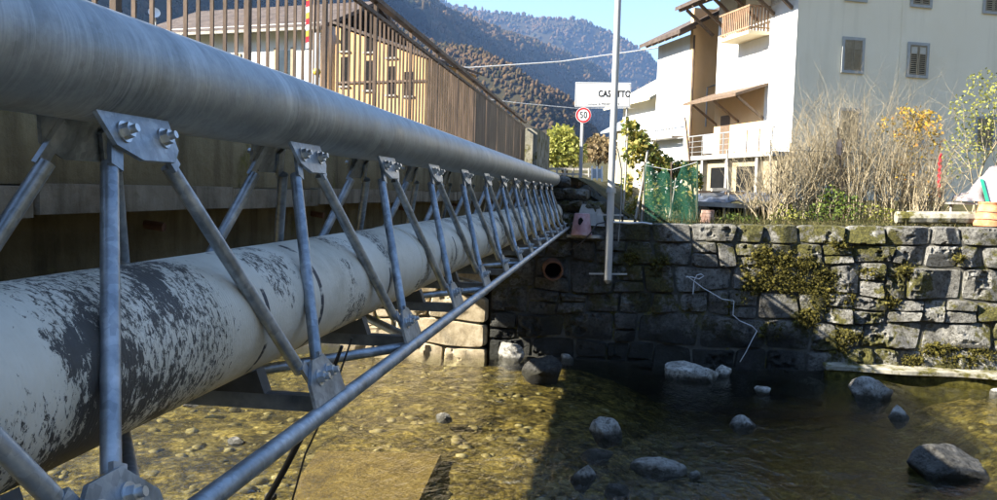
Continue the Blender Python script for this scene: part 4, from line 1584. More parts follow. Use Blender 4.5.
td = tpx(FA, 0, 727)
wbox(FA, -0.04, -0.003, td - 0.45, td + 0.45, 1.93, 3.95).build('door', 'old_wood', ha)
wbox(FA, -0.02, -0.003, C0 + 0.3, TL - 0.02, 1.925, 4.98).build('porch_wall', 'peach_plaster', ha)
wbox(FA, -1.45, -1.40, T0 + 0.1, T1 - 0.1, HB, 1.719).build('cellar_front', 'shutter_paint', ha)
for px_ in (764, 733, 708):
    t_ = tpx(FA, -1.6, px_)
    wbox(FA, -1.70, -1.455, t_, t_ + 0.2, HB, 1.719).build('terrace_pier', 'pale_concrete', ha)
for a_, b_ in ((758, 738), (729, 712)):
    wbox(FA, -1.475, -1.4505, tpx(FA, -1.6, a_), tpx(FA, -1.6, b_), HB, 1.35).build('cellar_opening', 'dark_opening', ha)
wbox(FA, -0.03, -0.0205, tpx(FA, 0, 758), tpx(FA, 0, 722), HB, 1.55).build('cellar_door', 'shutter_paint', ha)

# house further along the road, peach gable wall and white road front
pb = at(688, 150, 45.6)
FB = frame((pb.x, 45.6, 0.0), TH)
BL = tpx(FB, 0, 656)
hb = thing('peach_house', 'house with a peach side wall and brown eaves behind the tall white one', 'house', (4.18, 50.6, 0))
wbox(FB, 0.02, 3.2, 0.0, 0.3, -0.2, 9.6).build('wall', 'peach_plaster', hb)
wbox(FB, 0.0, 0.30, 0.301, BL, -0.2, 8.3).build('wall', 'white_plaster', hb)
wbox(FB, 0.301, 9, 0.301, BL, -0.2, 8.3).build('wall', 'peach_plaster', hb)
rb = MB()
ZB = 8.35
rb.prism([L(FB, -1.0, -0.55, ZB), L(FB, 5, -0.55, ZB + 3.1), L(FB, 11, -0.55, ZB), L(FB, 11, -0.55, ZB - .2), L(FB, 5, -0.55, ZB + 2.88), L(FB, -1.0, -0.55, ZB - .2)], FB[2] * (BL + 0.9))
rfb = rb.build('roof', 'dark_tile', hb)
for t_ in np.arange(-0.3, BL, 0.8):
    MB().beam(L(FB, -0.95, t_, ZB - 0.25), L(FB, -0.01, t_, ZB + 0.22), 0.10, 0.13).build('rafter', 'old_wood', rfb)
m = MB()
m.tube([L(FB, 0.9, -0.06, 3.6), L(FB, 0.9, -0.06, 5.6), L(FB, 1.3, -0.06, 5.75), L(FB, 2.9, -0.06, 5.75)], 0.04, 6)
m.build('pipework', 'sign_grey', hb)
m = MB()
m.tube([L(FB, 0.06, -0.07, 0), L(FB, 0.06, -0.07, 8.2)], 0.05, 6)
m.build('rain_pipe', 'rusty_paint', hb)
wbox(FB, -0.7, -0.003, 0.5, 5.0, 3.0, 3.12).build('balcony', 'pale_concrete', hb)
for t_ in np.arange(0.55, 5.0, 0.35):
    wbox(FB, -0.69, -0.66, t_, t_ + 0.03, 3.121, 4.0).build('rail_post', 'sign_grey', hb)
wbox(FB, -0.70, -0.65, 0.5, 5.0, 4.001, 4.05).build('rail', 'sign_grey', hb)

pc_ = at(659, 150, 56)
FC = frame((pc_.x - 0.1, 56.0, 0.0), TH)
hc = thing('cream_house', 'small cream house with a pale soffit at the far end of the row', 'house', (2.75, 60, 0))
wbox(FC, 0, 7, 0, 6, 0, 6.4).build('wall', 'white_plaster', hc)
rc = MB()
rc.prism([L(FC, -0.9, -0.5, 6.1), L(FC, 3.5, -0.5, 8.6), L(FC, 8.2, -0.5, 6.1), L(FC, 8.2, -0.5, 5.95), L(FC, 3.5, -0.5, 8.4), L(FC, -0.9, -0.5, 5.95)], FC[2] * 8)
rc.build('roof', 'cream_plaster', hc)
pd_ = at(653, 150, 66)
FD = frame((pd_.x, 66.0, 0.0), TH)
hd = thing('grey_roof_house', 'low house with a grey roof showing under the cream eaves', 'house', (1.9, 70.5, 0))
wbox(FD, 0, 6, 0, 8, 0, 5.3).build('wall', 'cream_plaster', hd)
rc = MB()
rc.prism([L(FD, -0.9, -0.6, 5.2), L(FD, 3, -0.6, 7.4), L(FD, 7, -0.6, 5.2), L(FD, 7, -0.6, 5.05), L(FD, 3, -0.6, 7.2), L(FD, -0.9, -0.6, 5.05)], FD[2] * 9.5)
rc.build('roof', 'sign_grey', hd)

# houses across the bridge on the left, seen between the balusters
FE = frame((-17.8, 31.4, 0.0), R(-13))
he = thing('white_house', 'white house with a brown tiled roof behind the railing on the left', 'house', (-14, 31, 0))
wbox(FE, 0, 7.6, 0, 7, -0.4, 5.75).build('wall', 'white_plaster', he)
re_ = MB()
re_.prism([L(FE, -0.6, -0.42, 5.55), L(FE, -0.6, 3.5, 7.2), L(FE, -0.6, 7.9, 5.55), L(FE, -0.6, 7.9, 5.40), L(FE, -0.6, 3.5, 7.05), L(FE, -0.6, -0.42, 5.40)], FE[1] * 8.5)
rr_ = re_.build('roof', 'dark_tile', he)
wbox(FE, -0.6, 7.9, -0.55, -0.43, 5.40, 5.50).build('gutter', 'grey_wood', rr_)
for s0, zc, w_, h_ in ((1.6, 4.1, 0.7, 1.1), (6.1, 4.25, 0.6, 1.1), (3.8, 4.1, 0.7, 1.1)):
    g_ = wbox(FE, s0 - w_ / 2, s0 + w_ / 2, -0.02, -0.003, zc - h_ / 2, zc + h_ / 2).build('window', 'window_glass', he)
    wbox(FE, s0 - w_ / 2 - .1, s0 - w_ / 2 - .001, -0.05, -0.003, zc - h_ / 2 - .1, zc + h_ / 2 + .1).build('frame', 'shutter_paint', g_)
    wbox(FE, s0 + w_ / 2 + .001, s0 + w_ / 2 + .1, -0.05, -0.003, zc - h_ / 2 - .1, zc + h_ / 2 + .1).build('frame', 'shutter_paint', g_)
wbox(FE, 6.0, 6.75, -0.03, -0.003, 0.9, 3.0).build('door', 'baluster_wood', he)
dsh = thing('satellite_dish', 'white satellite dish on the brown roof at the upper left', 'dish', at(155, 20, 30.2)[:])
dc = at(154, 13, 30.0)
m = MB()
prof = [(0.0, 0.0), (0.07, 0.007), (0.14, 0.028), (0.21, 0.062)]
dm = MB()
dm.lathe(prof, (0, 0, 0), 24)
rotm = Vector((0.55, -0.75, 0.4)).normalized().to_track_quat('Z', 'Y').to_matrix()
MBd = MB()
MBd.add([tuple(rotm @ Vector(p) + dc) for p in dm.v], dm.f)
MBd.build('reflector', 'sign_white', dsh, smooth=True)
MB().tube([dc, dc + Vector((0, 0.12, -0.3)), dc + Vector((0, 0.15, -0.95))], 0.03, 8).build('mast', 'sign_grey', dsh)

FG = frame((-9.75, 29.4, 0.0), R(-15))
hg = thing('orange_house', 'orange plastered house with small dark windows behind the bridge railing', 'house', (-8.5, 33, 0))
gm = MB()
gm.prism([L(FG, 0, 0, 0), L(FG, 3.6, 0, 0), L(FG, 3.6, 0, 4.3), L(FG, 0, 0, 5.55)], FG[2] * 4)
gm.build('wall', 'orange_plaster', hg)
gr = MB()
gr.prism([L(FG, -0.15, -0.12, 5.66), L(FG, 3.75, -0.12, 4.30), L(FG, 3.75, -0.12, 4.39), L(FG, -0.15, -0.12, 5.75)], FG[2] * 4.3)
gr.build('roof', 'dark_tile', hg)
for px_, py_, h_ in ((340, 36, 0.9), (340, 70, 1.0), (368, 44, 0.5), (368, 75, 1.0), (394, 52, 0.4), (394, 81, 0.95), (414, 85, 0.8)):
    q = at(px_, py_, 29.0)
    s0 = (q - FG[0]).dot(FG[1])
    wn_ = wbox(FG, s0 - 0.17, s0 + 0.17, -0.012, -0.003, q.z - h_ / 2, q.z + h_ / 2).build('window', 'dark_opening', hg)
    wbox(FG, s0 - 0.22, s0 + 0.22, -0.06, -0.013, q.z - h_ / 2 - .06, q.z - h_ / 2 - .001).build('sill', 'pale_concrete', wn_)
MB().beam(L(FG, 0.05, -0.03, 3.6), L(FG, 3.55, -0.03, 3.6), 0.04, 0.07).build('string_course', 'rusty_paint', hg)

# bright banner and board on a post beyond the railing
q = at(310, 20, 21.5)
bn = thing('banner_post', 'thin post with a red and yellow striped banner behind the railing', 'post', (q.x, 21.5, 0.45))
MB().tube([(q.x + 0.12, 21.5, 0.4), (q.x + 0.12, 21.5, 5.6)], 0.04, 10).build('post', 'rusty_paint', bn)
for i in range(9):
    za = q.z + 0.62 - i * 0.15
    MB().prism([(q.x - 0.10, 21.48, za), (q.x + 0.06, 21.48, za + 0.05), (q.x + 0.06, 21.48, za - 0.095), (q.x - 0.10, 21.48, za - 0.145)], (0, 0.01, 0)).build('banner_stripe', ('yellow_paint', 'red_paint', 'sign_white')[i % 3], bn)
q2 = at(317, 55, 21.0)
nb = thing('notice_board', 'narrow upright grey board with a yellow mark behind the railing', 'board', (q2.x, 21, 0.45))
MB().box((q2.x - 0.07, 21.0, 0.45), (q2.x + 0.07, 21.04, q2.z + 0.55)).build('panel', 'panel_grey', nb)
m = MB()
m.lathe([(0.0, -0.10), (0.07, -0.07), (0.10, 0.0), (0.07, 0.07), (0.0, 0.10)], (q2.x + 0.03, 20.93, q2.z - 0.42), 14)
m.build('yellow_mark', 'yellow_paint', nb, smooth=True)

# overhead cables
def wire_(pts_px, r, label):
    m_ = MB()
    P_ = [at(*p) for p in pts_px]
    out = []
    for i in range(len(P_) - 1):
        for k_ in range(6):
            out.append(P_[i].lerp(P_[i + 1], k_ / 6))
    out.append(P_[-1])
    m_.tube(out, r, 6)
    tag(m_.build('overhead_cable', 'white_cord', smooth=True), label, 'cable', 'overhead cables')


wire_([(300, 62, 40), (470, 67.5, 44), (560, 61.5, 47), (655, 48, 50), (690, 40.5, 50.4)], 0.032, 'white overhead cable slung across the valley to the peach house')
wire_([(430, 92, 44), (520, 103, 50), (575, 108, 54), (640, 108, 60)], 0.022, 'thin lower overhead cable crossing behind the town sign')
# ------------------------------------------------------------------ garden on the far bank
# grapevine on leaning stakes
vine = thing('grape_vine', 'yellow-green grape vine trained on leaning stakes beside the pole', 'vine', (0.75, 18.9, -0.55))
vb = Branches(31)
rv = np.random.default_rng(31)
C = []
for px_, py_, rx_, ry_, n_ in ((629, 127, 7, 8, 60), (638, 140, 11, 10, 110), (632, 155, 9, 10, 70), (648, 150, 12, 10, 120), (627, 185, 5, 12, 40), (660, 162, 12, 9, 120), (673, 170, 14, 9, 130),
                               (688, 172, 9, 9, 80), (698, 180, 5, 8, 45), (650, 178, 12, 14, 120), (668, 190, 16, 14, 170), (640, 205, 8, 10, 70), (629, 208, 4, 7, 24), (685, 200, 10, 14, 70)):
    for _ in range(int(n_ * 2.8)):
        a_ = rv.uniform(0, 6.28)
        q_ = math.sqrt(rv.random())
        C.append(at(px_ + rx_ * q_ * math.cos(a_), py_ + ry_ * q_ * math.sin(a_), 18.95 + min(1.0, abs(rv.normal()) * 0.35) - (0.45 if py_ < 165 else 0.2) * rv.random())[:])
V, Fq = leaf_mesh(C, 0.10, rv, 0.6, 0.95)
mesh_obj('foliage', V, Fq, 'vine_leaf', vine)
for px0, px1, py1 in ((640, 634, 128), (652, 660, 150), (668, 676, 160), (690, 686, 160)):
    b0, b1 = at(px0, 224, 18.9), at(px1, py1, 18.9)
    vb = Branches(31 + px0)
    vb.grow(b0, b1 - b0, (b1 - b0).length, 0.022, 2, 2, 0.14, 0.03, 0.8, 6, 0.45)
    vb.build('stem', 'twig', vine)


def stake(px0, py0, px1, py1, Y, r, label, mat='grey_wood'):
    m_ = MB()
    a_, b_ = at(px0, py0, Y), at(px1, py1, Y + 0.05)
    mid = a_.lerp(b_, 0.5) + Vector((0.012, 0, 0))
    m_.tube([a_, mid, b_], [r, r * 0.92, r * 0.8], 8)
    return tag(m_.build('stake', mat, smooth='auto'), label, 'stake', 'stakes in the garden')


stake(634.5, 224, 648, 150, 18.55, 0.030, 'pale leaning wooden stake just right of the tall pole')
stake(641, 224, 646, 164, 18.45, 0.020, 'thin stake leaning beside the pale one by the net')
stake(695.5, 222, 685, 117, 19.4, 0.026, 'long dark stake leaning left above the green net', 'old_wood')
stake(622, 226, 628, 128, 18.7, 0.022, 'thin upright stake hidden among vine leaves behind the pole')
stake(668, 224, 676, 178, 18.5, 0.018, 'short pale stake inside the green net')
stake(729, 222, 727, 150, 20.0, 0.022, 'thin pale stake rising in front of the dark shelter')
stake(771, 222, 770, 140, 19.6, 0.026, 'bare pale stake between the shelter and the twig shrubs')

# green shade net hung between posts
net = thing('net_fence', 'green shade netting hung between posts in front of the vine', 'fence', (1.5, 18.4, -0.6))
nu, nv = 44, 26
V = []
for i in range(nu):
    for j in range(nv):
        px_ = 644 + 54 * i / (nu - 1)
        py_ = 224 - (58 + 5 * math.sin(i * 0.45) + (4 if i > 30 else 0) - 10 * math.exp(-((i - 22) / 9) ** 2)) * j / (nv - 1)
        p_ = at(px_, py_, 18.34 + 0.012 * math.sin(i * 0.45 + j * 0.12) + 0.008 * math.sin(j * 0.5 + i * 0.2))
        V.append(p_[:])
mesh_obj('netting', V, grid_faces(nu, nv), 'green_netting', net, smooth=True)
for px_ in (644, 671, 697):
    MB().tube([at(px_, 226, 18.38), at(px_ + 0.5, 162, 18.38)], 0.018, 8).build('post', 'rusty_paint', net, smooth='auto')
MB().tube([at(644, 165, 18.37), at(671, 170, 18.37), at(697, 162, 18.37)], 0.006, 5).build('top_wire', 'white_cord', net)

# low shelter under a dark tarpaulin
SHY = 20.6
sh = thing('tarp_shelter', 'low dark shelter roofed with a folded black tarpaulin between net and shrubs', 'shelter', (3.0, SHY, -0.5))
nu, nv = 40, 16
V = []
for i in range(nu):
    for j in range(nv):
        u_, w_ = i / (nu - 1), j / (nv - 1)
        p_ = at(697 + 95 * u_, 203.5 - 5.5 * math.sin(u_ * 3.1) * 0.6 - 9 * w_ + 1.2 * math.sin(i * 0.8) , SHY)
        V.append((p_.x, SHY - 0.9 + 2.0 * w_ + 0.05 * math.sin(i * 1.3), p_.z + 0.07 * (fbm(np.array(i * 0.35), np.array(j * 0.4), 9, 3) - 0.5)))
tp_ = mesh_obj('tarpaulin', V, grid_faces(nu, nv), 'dark_tarp', sh, smooth=True)
md = tp_.modifiers.new('thick', 'SOLIDIFY')
md.thickness = 0.02
for px_ in (699, 724, 745, 771, 789):
    MB().tube([at(px_, 224, SHY - 0.8), at(px_, 203, SHY - 0.8)], 0.03, 8).build('post', 'grey_wood', sh, smooth='auto')
MB().obox(at(698, 226, SHY + 0.7), (2.35, 0, 0), (0, 0.04, 0), (0, 0, 0.55)).build('shade_backing', 'dark_opening', sh)  # black sheet paints the shade under the tarpaulin
MB().beam(at(696, 203.5, SHY - 0.93), at(762, 207, SHY - 0.93), 0.03, 0.10).build('edge_board', 'pale_concrete', sh)
MB().beam(at(760, 208, SHY - 0.93), at(793, 213, SHY - 0.93), 0.03, 0.05).build('edge_board', 'grey_wood', sh)
for i, (px_, py_, w_) in enumerate(((705, 192, 0.35), (722, 190, 0.5), (735, 193, 0.45), (714, 195, 0.6))):
    p_ = at(px_, py_, SHY + 0.3)
    rock_v = cloud(p_, (w_ * 0.5, 0.2, 0.07), 3, rng)
    m_ = MB()
    m_.beam(p_ - Vector((w_ / 2, 0, 0)), p_ + Vector((w_ / 2, 0.1, 0.03 * (i % 2))), 0.12, 0.07)
    m_.build('loose_board', ('old_wood', 'grey_wood', 'old_wood', 'sign_grey')[i], sh)
br_ = thing('brick_stack', 'small stack of worn pinkish bricks on the wall top by the shelter', 'bricks', at(707, 224, 18.3)[:])
bp = at(707, 224, 18.3)
for i in range(4):
    z_ = bp.z + 0.005 + i * 0.072
    MB().obox((bp.x - 0.13 + 0.012 * (i % 2), 18.24, z_), (0.25, 0.01, 0), (0, 0.12, 0), (0, 0, 0.066)).build('brick', 'brick', br_)

# pale leafless shrubs
def twig_shrub(px_, w_px, top_px, Y, seed, stems, label, mat='twig', kids=2, r0=0.017):
    s_ = Branches(seed)
    rr = random.Random(seed)
    c_ = at(px_, 223, Y)
    t = thing('twig_shrub', label, 'shrub', (c_.x, c_.y, c_.z - 0.05), 'bare twig shrubs behind the wall')
    hh = (223 - top_px - 9) * Y / F
    wid = w_px * Y / F / 2
    for _ in range(stems):
        ox = rr.uniform(-0.45, 0.45) * wid
        lean = (ox / wid) * 0.75 * wid / hh + rr.gauss(0, 0.17)
        s_.grow(c_ + Vector((ox, rr.uniform(-0.3, 0.3), -0.05)), (lean, rr.gauss(0, 0.10), 1), hh * rr.uniform(0.6, 1.0), r0 * rr.uniform(0.7, 1.2), 2, kids, 0.10, 0.025, 0.8, 8, 0.40)
    s_.build('branches', mat, t)
    return t, s_


twig_shrub(764, 66, 135, 19.3, 41, 24, 'low pale leafless shrub leaning beside the dark shelter')
twig_shrub(794, 84, 98, 19.5, 42, 46, 'tall pale leafless shrub in front of the house corner')
twig_shrub(830, 84, 88, 19.7, 43, 48, 'tallest pale leafless shrub below the left shuttered windows')
twig_shrub(866, 80, 92, 19.4, 44, 46, 'pale leafless shrub with a dark stake through it, left of the yellow leaves')
twig_shrub(925, 60, 140, 19.0, 46, 26, 'low tangle of bare stems behind the red stake')
twig_shrub(902, 66, 118, 19.2, 45, 34, 'arching pale leafless shrub under the yellow leaved bush')
stake(844, 222, 838, 128, 19.2, 0.022, 'dark stake with a pale rag, standing among the twig shrubs', 'old_wood')
m = MB()
p_ = at(839, 146, 19.15)
m.prism([p_ + Vector((-0.05, 0, 0.14)), p_ + Vector((0.03, 0, 0.16)), p_ + Vector((0.08, 0.02, -0.02)), p_ + Vector((0.05, 0, -0.20)), p_ + Vector((-0.04, -0.01, -0.17))], (0, 0.025, 0))
tag(m.build('rag', 'white_tarp'), 'pale rag tied to the dark stake among the twig shrubs', 'rag')
m = MB()
m.tube([at(772, 149, 19.6), at(838, 152, 19.3), at(905, 158, 19.3), at(950, 161, 19.3)], 0.008, 5)
tag(m.build('fence_wire', 'dark_steel'), 'thin wire strung through the twig shrubs', 'wire')


def leaf_shrub(name, label, cat, clusters, Y, mat, size, seed, stems, spreadY=0.5, wood='twig', group=None):
    r = np.random.default_rng(seed)
    x0 = clusters[0][0]
    b_ = at(stems[0][0], 224, Y)
    t = thing(name, label, cat, (b_.x, Y, b_.z - 0.05), group)
    for sx, sy, ex, ey, r_ in stems:
        a_, e_ = at(sx, sy, Y), at(ex, ey, Y)
        br = Branches(seed + int(ex))
        br.grow(a_, e_ - a_, (e_ - a_).length, r_, 2, 2, 0.10, 0.02, 0.7, 7, 0.42)
        br.build('stem', wood, t)
    C_ = []
    for cx_, cy_, rx_, ry_, n_ in clusters:
        for _ in range(n_):
            a_ = r.uniform(0, 6.28)
            q_ = math.sqrt(r.random())
            C_.append(at(cx_ + rx_ * q_ * math.cos(a_), cy_ + ry_ * q_ * math.sin(a_), Y + r.normal() * spreadY)[:])
    V_, F_ = leaf_mesh(C_, size, r, 0.4, 0.7)
    mesh_obj('foliage', V_, F_, mat, t)
    return t


leaf_shrub('yellow_shrub', 'bush with yellow and orange autumn leaves right of the twig shrubs', 'shrub',
           [(888, 120, 8, 7, 40), (904, 112, 8, 7, 60), (915, 118, 14, 12, 190), (930, 122, 13, 12, 170), (908, 135, 16, 10, 150), (935, 140, 9, 12, 80), (900, 165, 9, 12, 60), (918, 155, 16, 12, 80), (880, 128, 8, 6, 30), (922, 180, 18, 16, 60)],
           19.6, 'yellow_leaf', 0.07, 51, [(905, 222, 905, 125, 0.02), (912, 222, 922, 118, 0.022), (922, 222, 935, 130, 0.02), (900, 222, 888, 130, 0.016), (915, 222, 950, 110, 0.016), (925, 222, 905, 160, 0.016)])
leaf_shrub('lime_tree', 'slender tree with sparse yellow-green leaves at the right edge', 'tree',
           [(985, 85, 20, 16, 200), (962, 108, 14, 14, 110), (985, 115, 18, 18, 170), (965, 135, 12, 14, 90), (972, 155, 14, 14, 110), (950, 150, 9, 14, 60), (992, 140, 14, 18, 80), (955, 170, 9, 9, 40), (1003, 100, 14, 24, 130)],
           22.5, 'lime_leaf', 0.075, 52, [(972, 215, 985, 85, 0.03), (975, 215, 963, 105, 0.022), (978, 215, 1000, 95, 0.024), (970, 215, 952, 140, 0.018)], 0.7)
leaf_shrub('green_plant', 'bright green leafy plant low among the bases of the twig shrubs', 'plant',
           [(832, 203, 14, 18, 300), (850, 208, 14, 14, 240), (818, 212, 10, 10, 120)], 19.0, 'green_leaf', 0.065, 53, [(832, 224, 830, 195, 0.01), (845, 224, 850, 200, 0.01)], 0.3)
leaf_shrub('green_plant', 'low yellowish plant at the wall edge right of the shelter', 'plant',
           [(786, 212, 10, 8, 80), (800, 216, 9, 6, 60), (776, 217, 7, 5, 40)], 18.6, 'lime_leaf', 0.06, 54, [(786, 224, 784, 205, 0.008)], 0.25)
leaf_shrub('green_plant', 'low green plants growing right of the green leafy one', 'plant',
           [(872, 212, 12, 9, 90), (888, 214, 10, 7, 70)], 18.9, 'lime_leaf', 0.06, 55, [(872, 224, 874, 204, 0.008)], 0.25)
leaf_shrub('green_plant', 'silvery green cushion plant in front of the dark shelter', 'plant',
           [(735, 218, 14, 5, 130), (752, 219, 9, 4, 50)], 18.5, 'green_leaf', 0.055, 56, [(735, 224, 737, 214, 0.006)], 0.2)
leaf_shrub('green_plant', 'bushy green plant in the shaded corner behind the net', 'plant',
           [(668, 205, 22, 16, 260), (655, 195, 12, 14, 90)], 19.5, 'green_leaf', 0.12, 57, [(668, 224, 668, 190, 0.012)], 0.3)

# bushes beyond the road
leaf_shrub('roadside_bush', 'rounded yellow-green bush beyond the road by the speed limit sign', 'bush',
           [(560, 146, 18, 18, 900), (572, 152, 14, 14, 500), (550, 150, 10, 16, 350), (562, 135, 12, 9, 300)], 46, 'lime_leaf', 0.30, 61, [(562, 178, 562, 140, 0.08), (566, 178, 574, 145, 0.06)], 1.0, 'bark')
leaf_shrub('roadside_bush', 'brownish autumn bush behind the road, just left of the tall pole', 'bush',
           [(597, 148, 12, 13, 500), (606, 150, 12, 12, 350), (588, 153, 7, 8, 150)], 52, 'brown_leaf', 0.30, 62, [(597, 178, 597, 145, 0.08)], 1.0, 'bark')
m = MB()
m.obox(at(616, 182, 36) , (0.75, 0, 0), (0, 0.6, 0), (0, 0, 2.0))
tag(m.build('gate_pillar', 'cream_plaster'), 'sunlit cream gate pillar right behind the tall pole', 'pillar')
m = MB()
for px_ in range(541, 598, 8):
    m.tube([at(px_, 178, 40), at(px_, 168, 40)], 0.05, 6)
m.beam(at(538, 168.5, 40), at(600, 169.5, 40), 0.06, 0.10)
m.beam(at(538, 173.5, 40), at(600, 174.5, 40), 0.06, 0.08)
tag(m.build('roadside_fence', 'grey_wood'), 'low grey wooden fence along the far side of the road', 'fence')
gp = thing('road_barrier', 'small pale metal barrier frame standing on the road by the pole', 'barrier', at(597, 183, 33)[:])
for px_ in (592, 597, 602):
    MB().tube([at(px_, 184, 33), at(px_, 166, 33)], 0.035, 8).build('upright', 'sign_white', gp)
MB().obox(at(592, 178, 33.05), (0.40, 0, 0), (0, 0.02, 0), (0, 0, 0.36)).build('panel', 'panel_grey', gp)

# junk on the wall top at the right edge
rs = thing('red_stake', 'bright red twisted plastic stake standing in the garden', 'stake', at(939, 197, 18.9)[:])
m = MB()
a_, b_ = at(938.5, 197, 18.9), at(940.5, 154, 18.9)
hel = [a_.lerp(b_, i / 40) + Vector((0.010 * math.cos(i * 1.1), 0.010 * math.sin(i * 1.1), 0)) for i in range(41)]
m.tube(hel, 0.028, 8)
m.build('spiral', 'red_paint', rs, smooth='auto')
MB().tube([at(938, 226, 18.9), at(938.5, 197, 18.9)], 0.015, 8).build('foot', 'dark_steel', rs)

bm2 = MB()
a_, b_ = at(896, 217.5, 18.15), at(978, 218, 18.15)
pts_ = [a_.lerp(b_, i / 14) for i in range(15)]
bm2.tube(pts_, [0.125 + 0.006 * math.sin(i * 2.3) for i in range(15)], 9, ph=0.3)
tag(bm2.build('stone_beam', 'mossy_concrete'), 'long weathered stone beam lying on the wall top at the right', 'beam')
m = MB()
m.beam(at(908, 211.5, 18.2), at(980, 212.5, 18.2), 0.16, 0.025)
tag(m.build('grey_plank', 'grey_wood'), 'thin grey plank resting on the long stone beam', 'plank')
tb_ = thing('plank_table', 'rough plank table on the wall top holding the white tarpaulin', 'table', at(975, 224, 18.7)[:])
MB().beam(at(946, 203, 18.7), at(1010, 204.5, 18.7), 0.5, 0.04).build('top', 'grey_wood', tb_)
for px_ in (951, 985, 1006):
    MB().tube([at(px_, 226, 18.7), at(px_, 204, 18.7)], 0.03, 8).build('leg', 'grey_wood', tb_)
# tarpaulin-covered heap on the table
nu, nv = 36, 20
V = []
hc_ = at(985, 203, 18.7)
for i in range(nu):
    for j in range(nv):
        u_, w_ = i / (nu - 1) * 2 - 1, j / (nv - 1) * 2 - 1
        rr_ = max(abs(u_), abs(w_))
        pf = (1 - rr_ ** 2.2) * (0.8 + 0.3 * math.sin(u_ * 3 + 0.5))
        z_ = hc_.z + 0.03 + 0.72 * pf * (0.78 + 0.22 * math.sin(u_ * 2 + 1.2)) + 0.22 * (fbm(np.array(i * 0.3), np.array(j * 0.5), 77, 4, 0.6, True) - 0.6) * (1 if rr_ < 0.98 else 0)
        V.append((hc_.x + 0.05 + u_ * (0.60 + 0.05 * math.sin(j * 0.9)), hc_.y + w_ * (0.30 + 0.03 * math.sin(i * 0.7)), z_))
tag(mesh_obj('tarp_heap', V, grid_faces(nu, nv), 'white_tarp', smooth=True), 'heap covered with a crumpled whitish tarpaulin at the right edge', 'tarpaulin')
gb = thing('edged_board', 'tilted grey board with a green edge leaning on the white tarpaulin', 'board', at(990, 203, 18.3)[:])
q_ = at(988, 202.5, 18.32)
MB().prism([q_, q_ + Vector((0.75, 0, 0)), q_ + Vector((0.65, 0.12, 0.46)), q_ + Vector((-0.10, 0.12, 0.46))], (0, 0.03, 0.005)).build('panel', 'panel_grey', gb)
MB().prism([q_ + Vector((-0.04, -0.01, 0)), q_ + Vector((0.02, -0.01, 0)), q_ + Vector((-0.08, 0.11, 0.465)), q_ + Vector((-0.14, 0.11, 0.465))], (0, -0.02, -0.004)).build('edge_strip', 'green_edge', gb)
pot = thing('flower_pot', 'large terracotta pot with rope rings on the wall top at the right edge', 'pot', at(990, 226, 18.05)[:])
pc = at(990, 226, 18.05)
MB().lathe([(0.0, 0.0), (0.30, 0.0), (0.315, 0.05), (0.27, 0.22), (0.215, 0.42), (0.23, 0.44), (0.23, 0.47), (0.19, 0.47), (0.0, 0.44)], pc, 30).build('body', 'terracotta', pot, smooth='auto')
for z_, r_ in ((0.13, 0.302), (0.27, 0.262)):
    m = MB()
    m.tube([pc + Vector((r_ * math.cos(a_), r_ * math.sin(a_), z_ + 0.01 * math.sin(a_ * 2))) for a_ in np.linspace(0, 2 * math.pi, 33)], 0.008, 6, cap=False)
    m.build('rope', 'old_wood', pot)

# moss cushions on the stones, grass along the wall top
def moss_at(spots, seed):
    r = np.random.default_rng(seed)
    Cs, Rs = [], []
    for px_, py_, rx_, ry_, n_ in spots:
        for _ in range(n_):
            a_ = r.uniform(0, 6.28)
            q_ = math.sqrt(r.random())
            Cs.append(at(px_ + rx_ * q_ * math.cos(a_), py_ + ry_ * q_ * math.sin(a_), 17.58 + r.normal() * 0.05)[:])
            Rs.append(r.uniform(0.02, 0.055))
    V_, F_ = blobs(np.array(Cs), np.array(Rs), 0.28, r, (1, 0.8, 0.8))
    n0 = len(V_)
    # short fuzz
    Lf = np.repeat(np.array(Cs), 14, 0) + r.normal(size=(len(Cs) * 14, 3)) * np.array([0.07, 0.035, 0.06]) - np.array([0, 0.035, 0])
    V2, F2 = leaf_mesh(Lf, 0.042, r, 0.3, 0.35)
    F2 = np.concatenate([F2[:, [0, 1, 2]], F2[:, [0, 2, 3]]]) + n0
    o_ = mesh_obj('moss', np.concatenate([V_, V2]), np.concatenate([F_, F2]), 'moss')
    tag(o_, 'yellow-green moss cushions growing on the stone wall', 'moss', kind='stuff')


moss_at([(775, 270, 34, 22, 200), (830, 300, 26, 18, 90), (765, 258, 13, 11, 110), (783, 262, 10, 8, 60), (806, 262, 9, 6, 50), (752, 285, 14, 9, 60), (790, 282, 16, 10, 90), (812, 290, 14, 10, 70), (838, 245, 8, 5, 30), (805, 318, 14, 8, 60),
         (845, 335, 18, 6, 70), (835, 345, 12, 8, 50), (870, 272, 9, 4, 26), (905, 270, 10, 4, 30), (940, 352, 18, 10, 120), (962, 362, 16, 8, 90), (912, 362, 14, 6, 60), (890, 300, 8, 5, 24), (824, 276, 12, 8, 50),
         (660, 262, 10, 5, 30), (632, 258, 9, 7, 30), (960, 258, 7, 4, 18), (770, 330, 14, 8, 50), (980, 355, 10, 8, 40), (735, 300, 10, 8, 30)], 91)
r = np.random.default_rng(92)
n = 3000
gx = r.uniform(0.7, 9.5, n)
gy = 18.0 + np.abs(r.normal(size=n)) * 0.9
base_ = np.stack([gx, gy, garden_z(gx, gy) + 0.02], -1)
hgt = (0.04 + 0.24 * r.random(n) ** 2.5) * (0.4 + 1.2 * fbm(gx * 1.5, gy * 1.5, 4, 3))
tip = base_ + np.stack([r.normal(size=n) * 0.06, r.normal(size=n) * 0.05, hgt], -1)
V, Fq = segs_mesh(base_, tip, np.full(n, 0.008), np.full(n, 0.001))
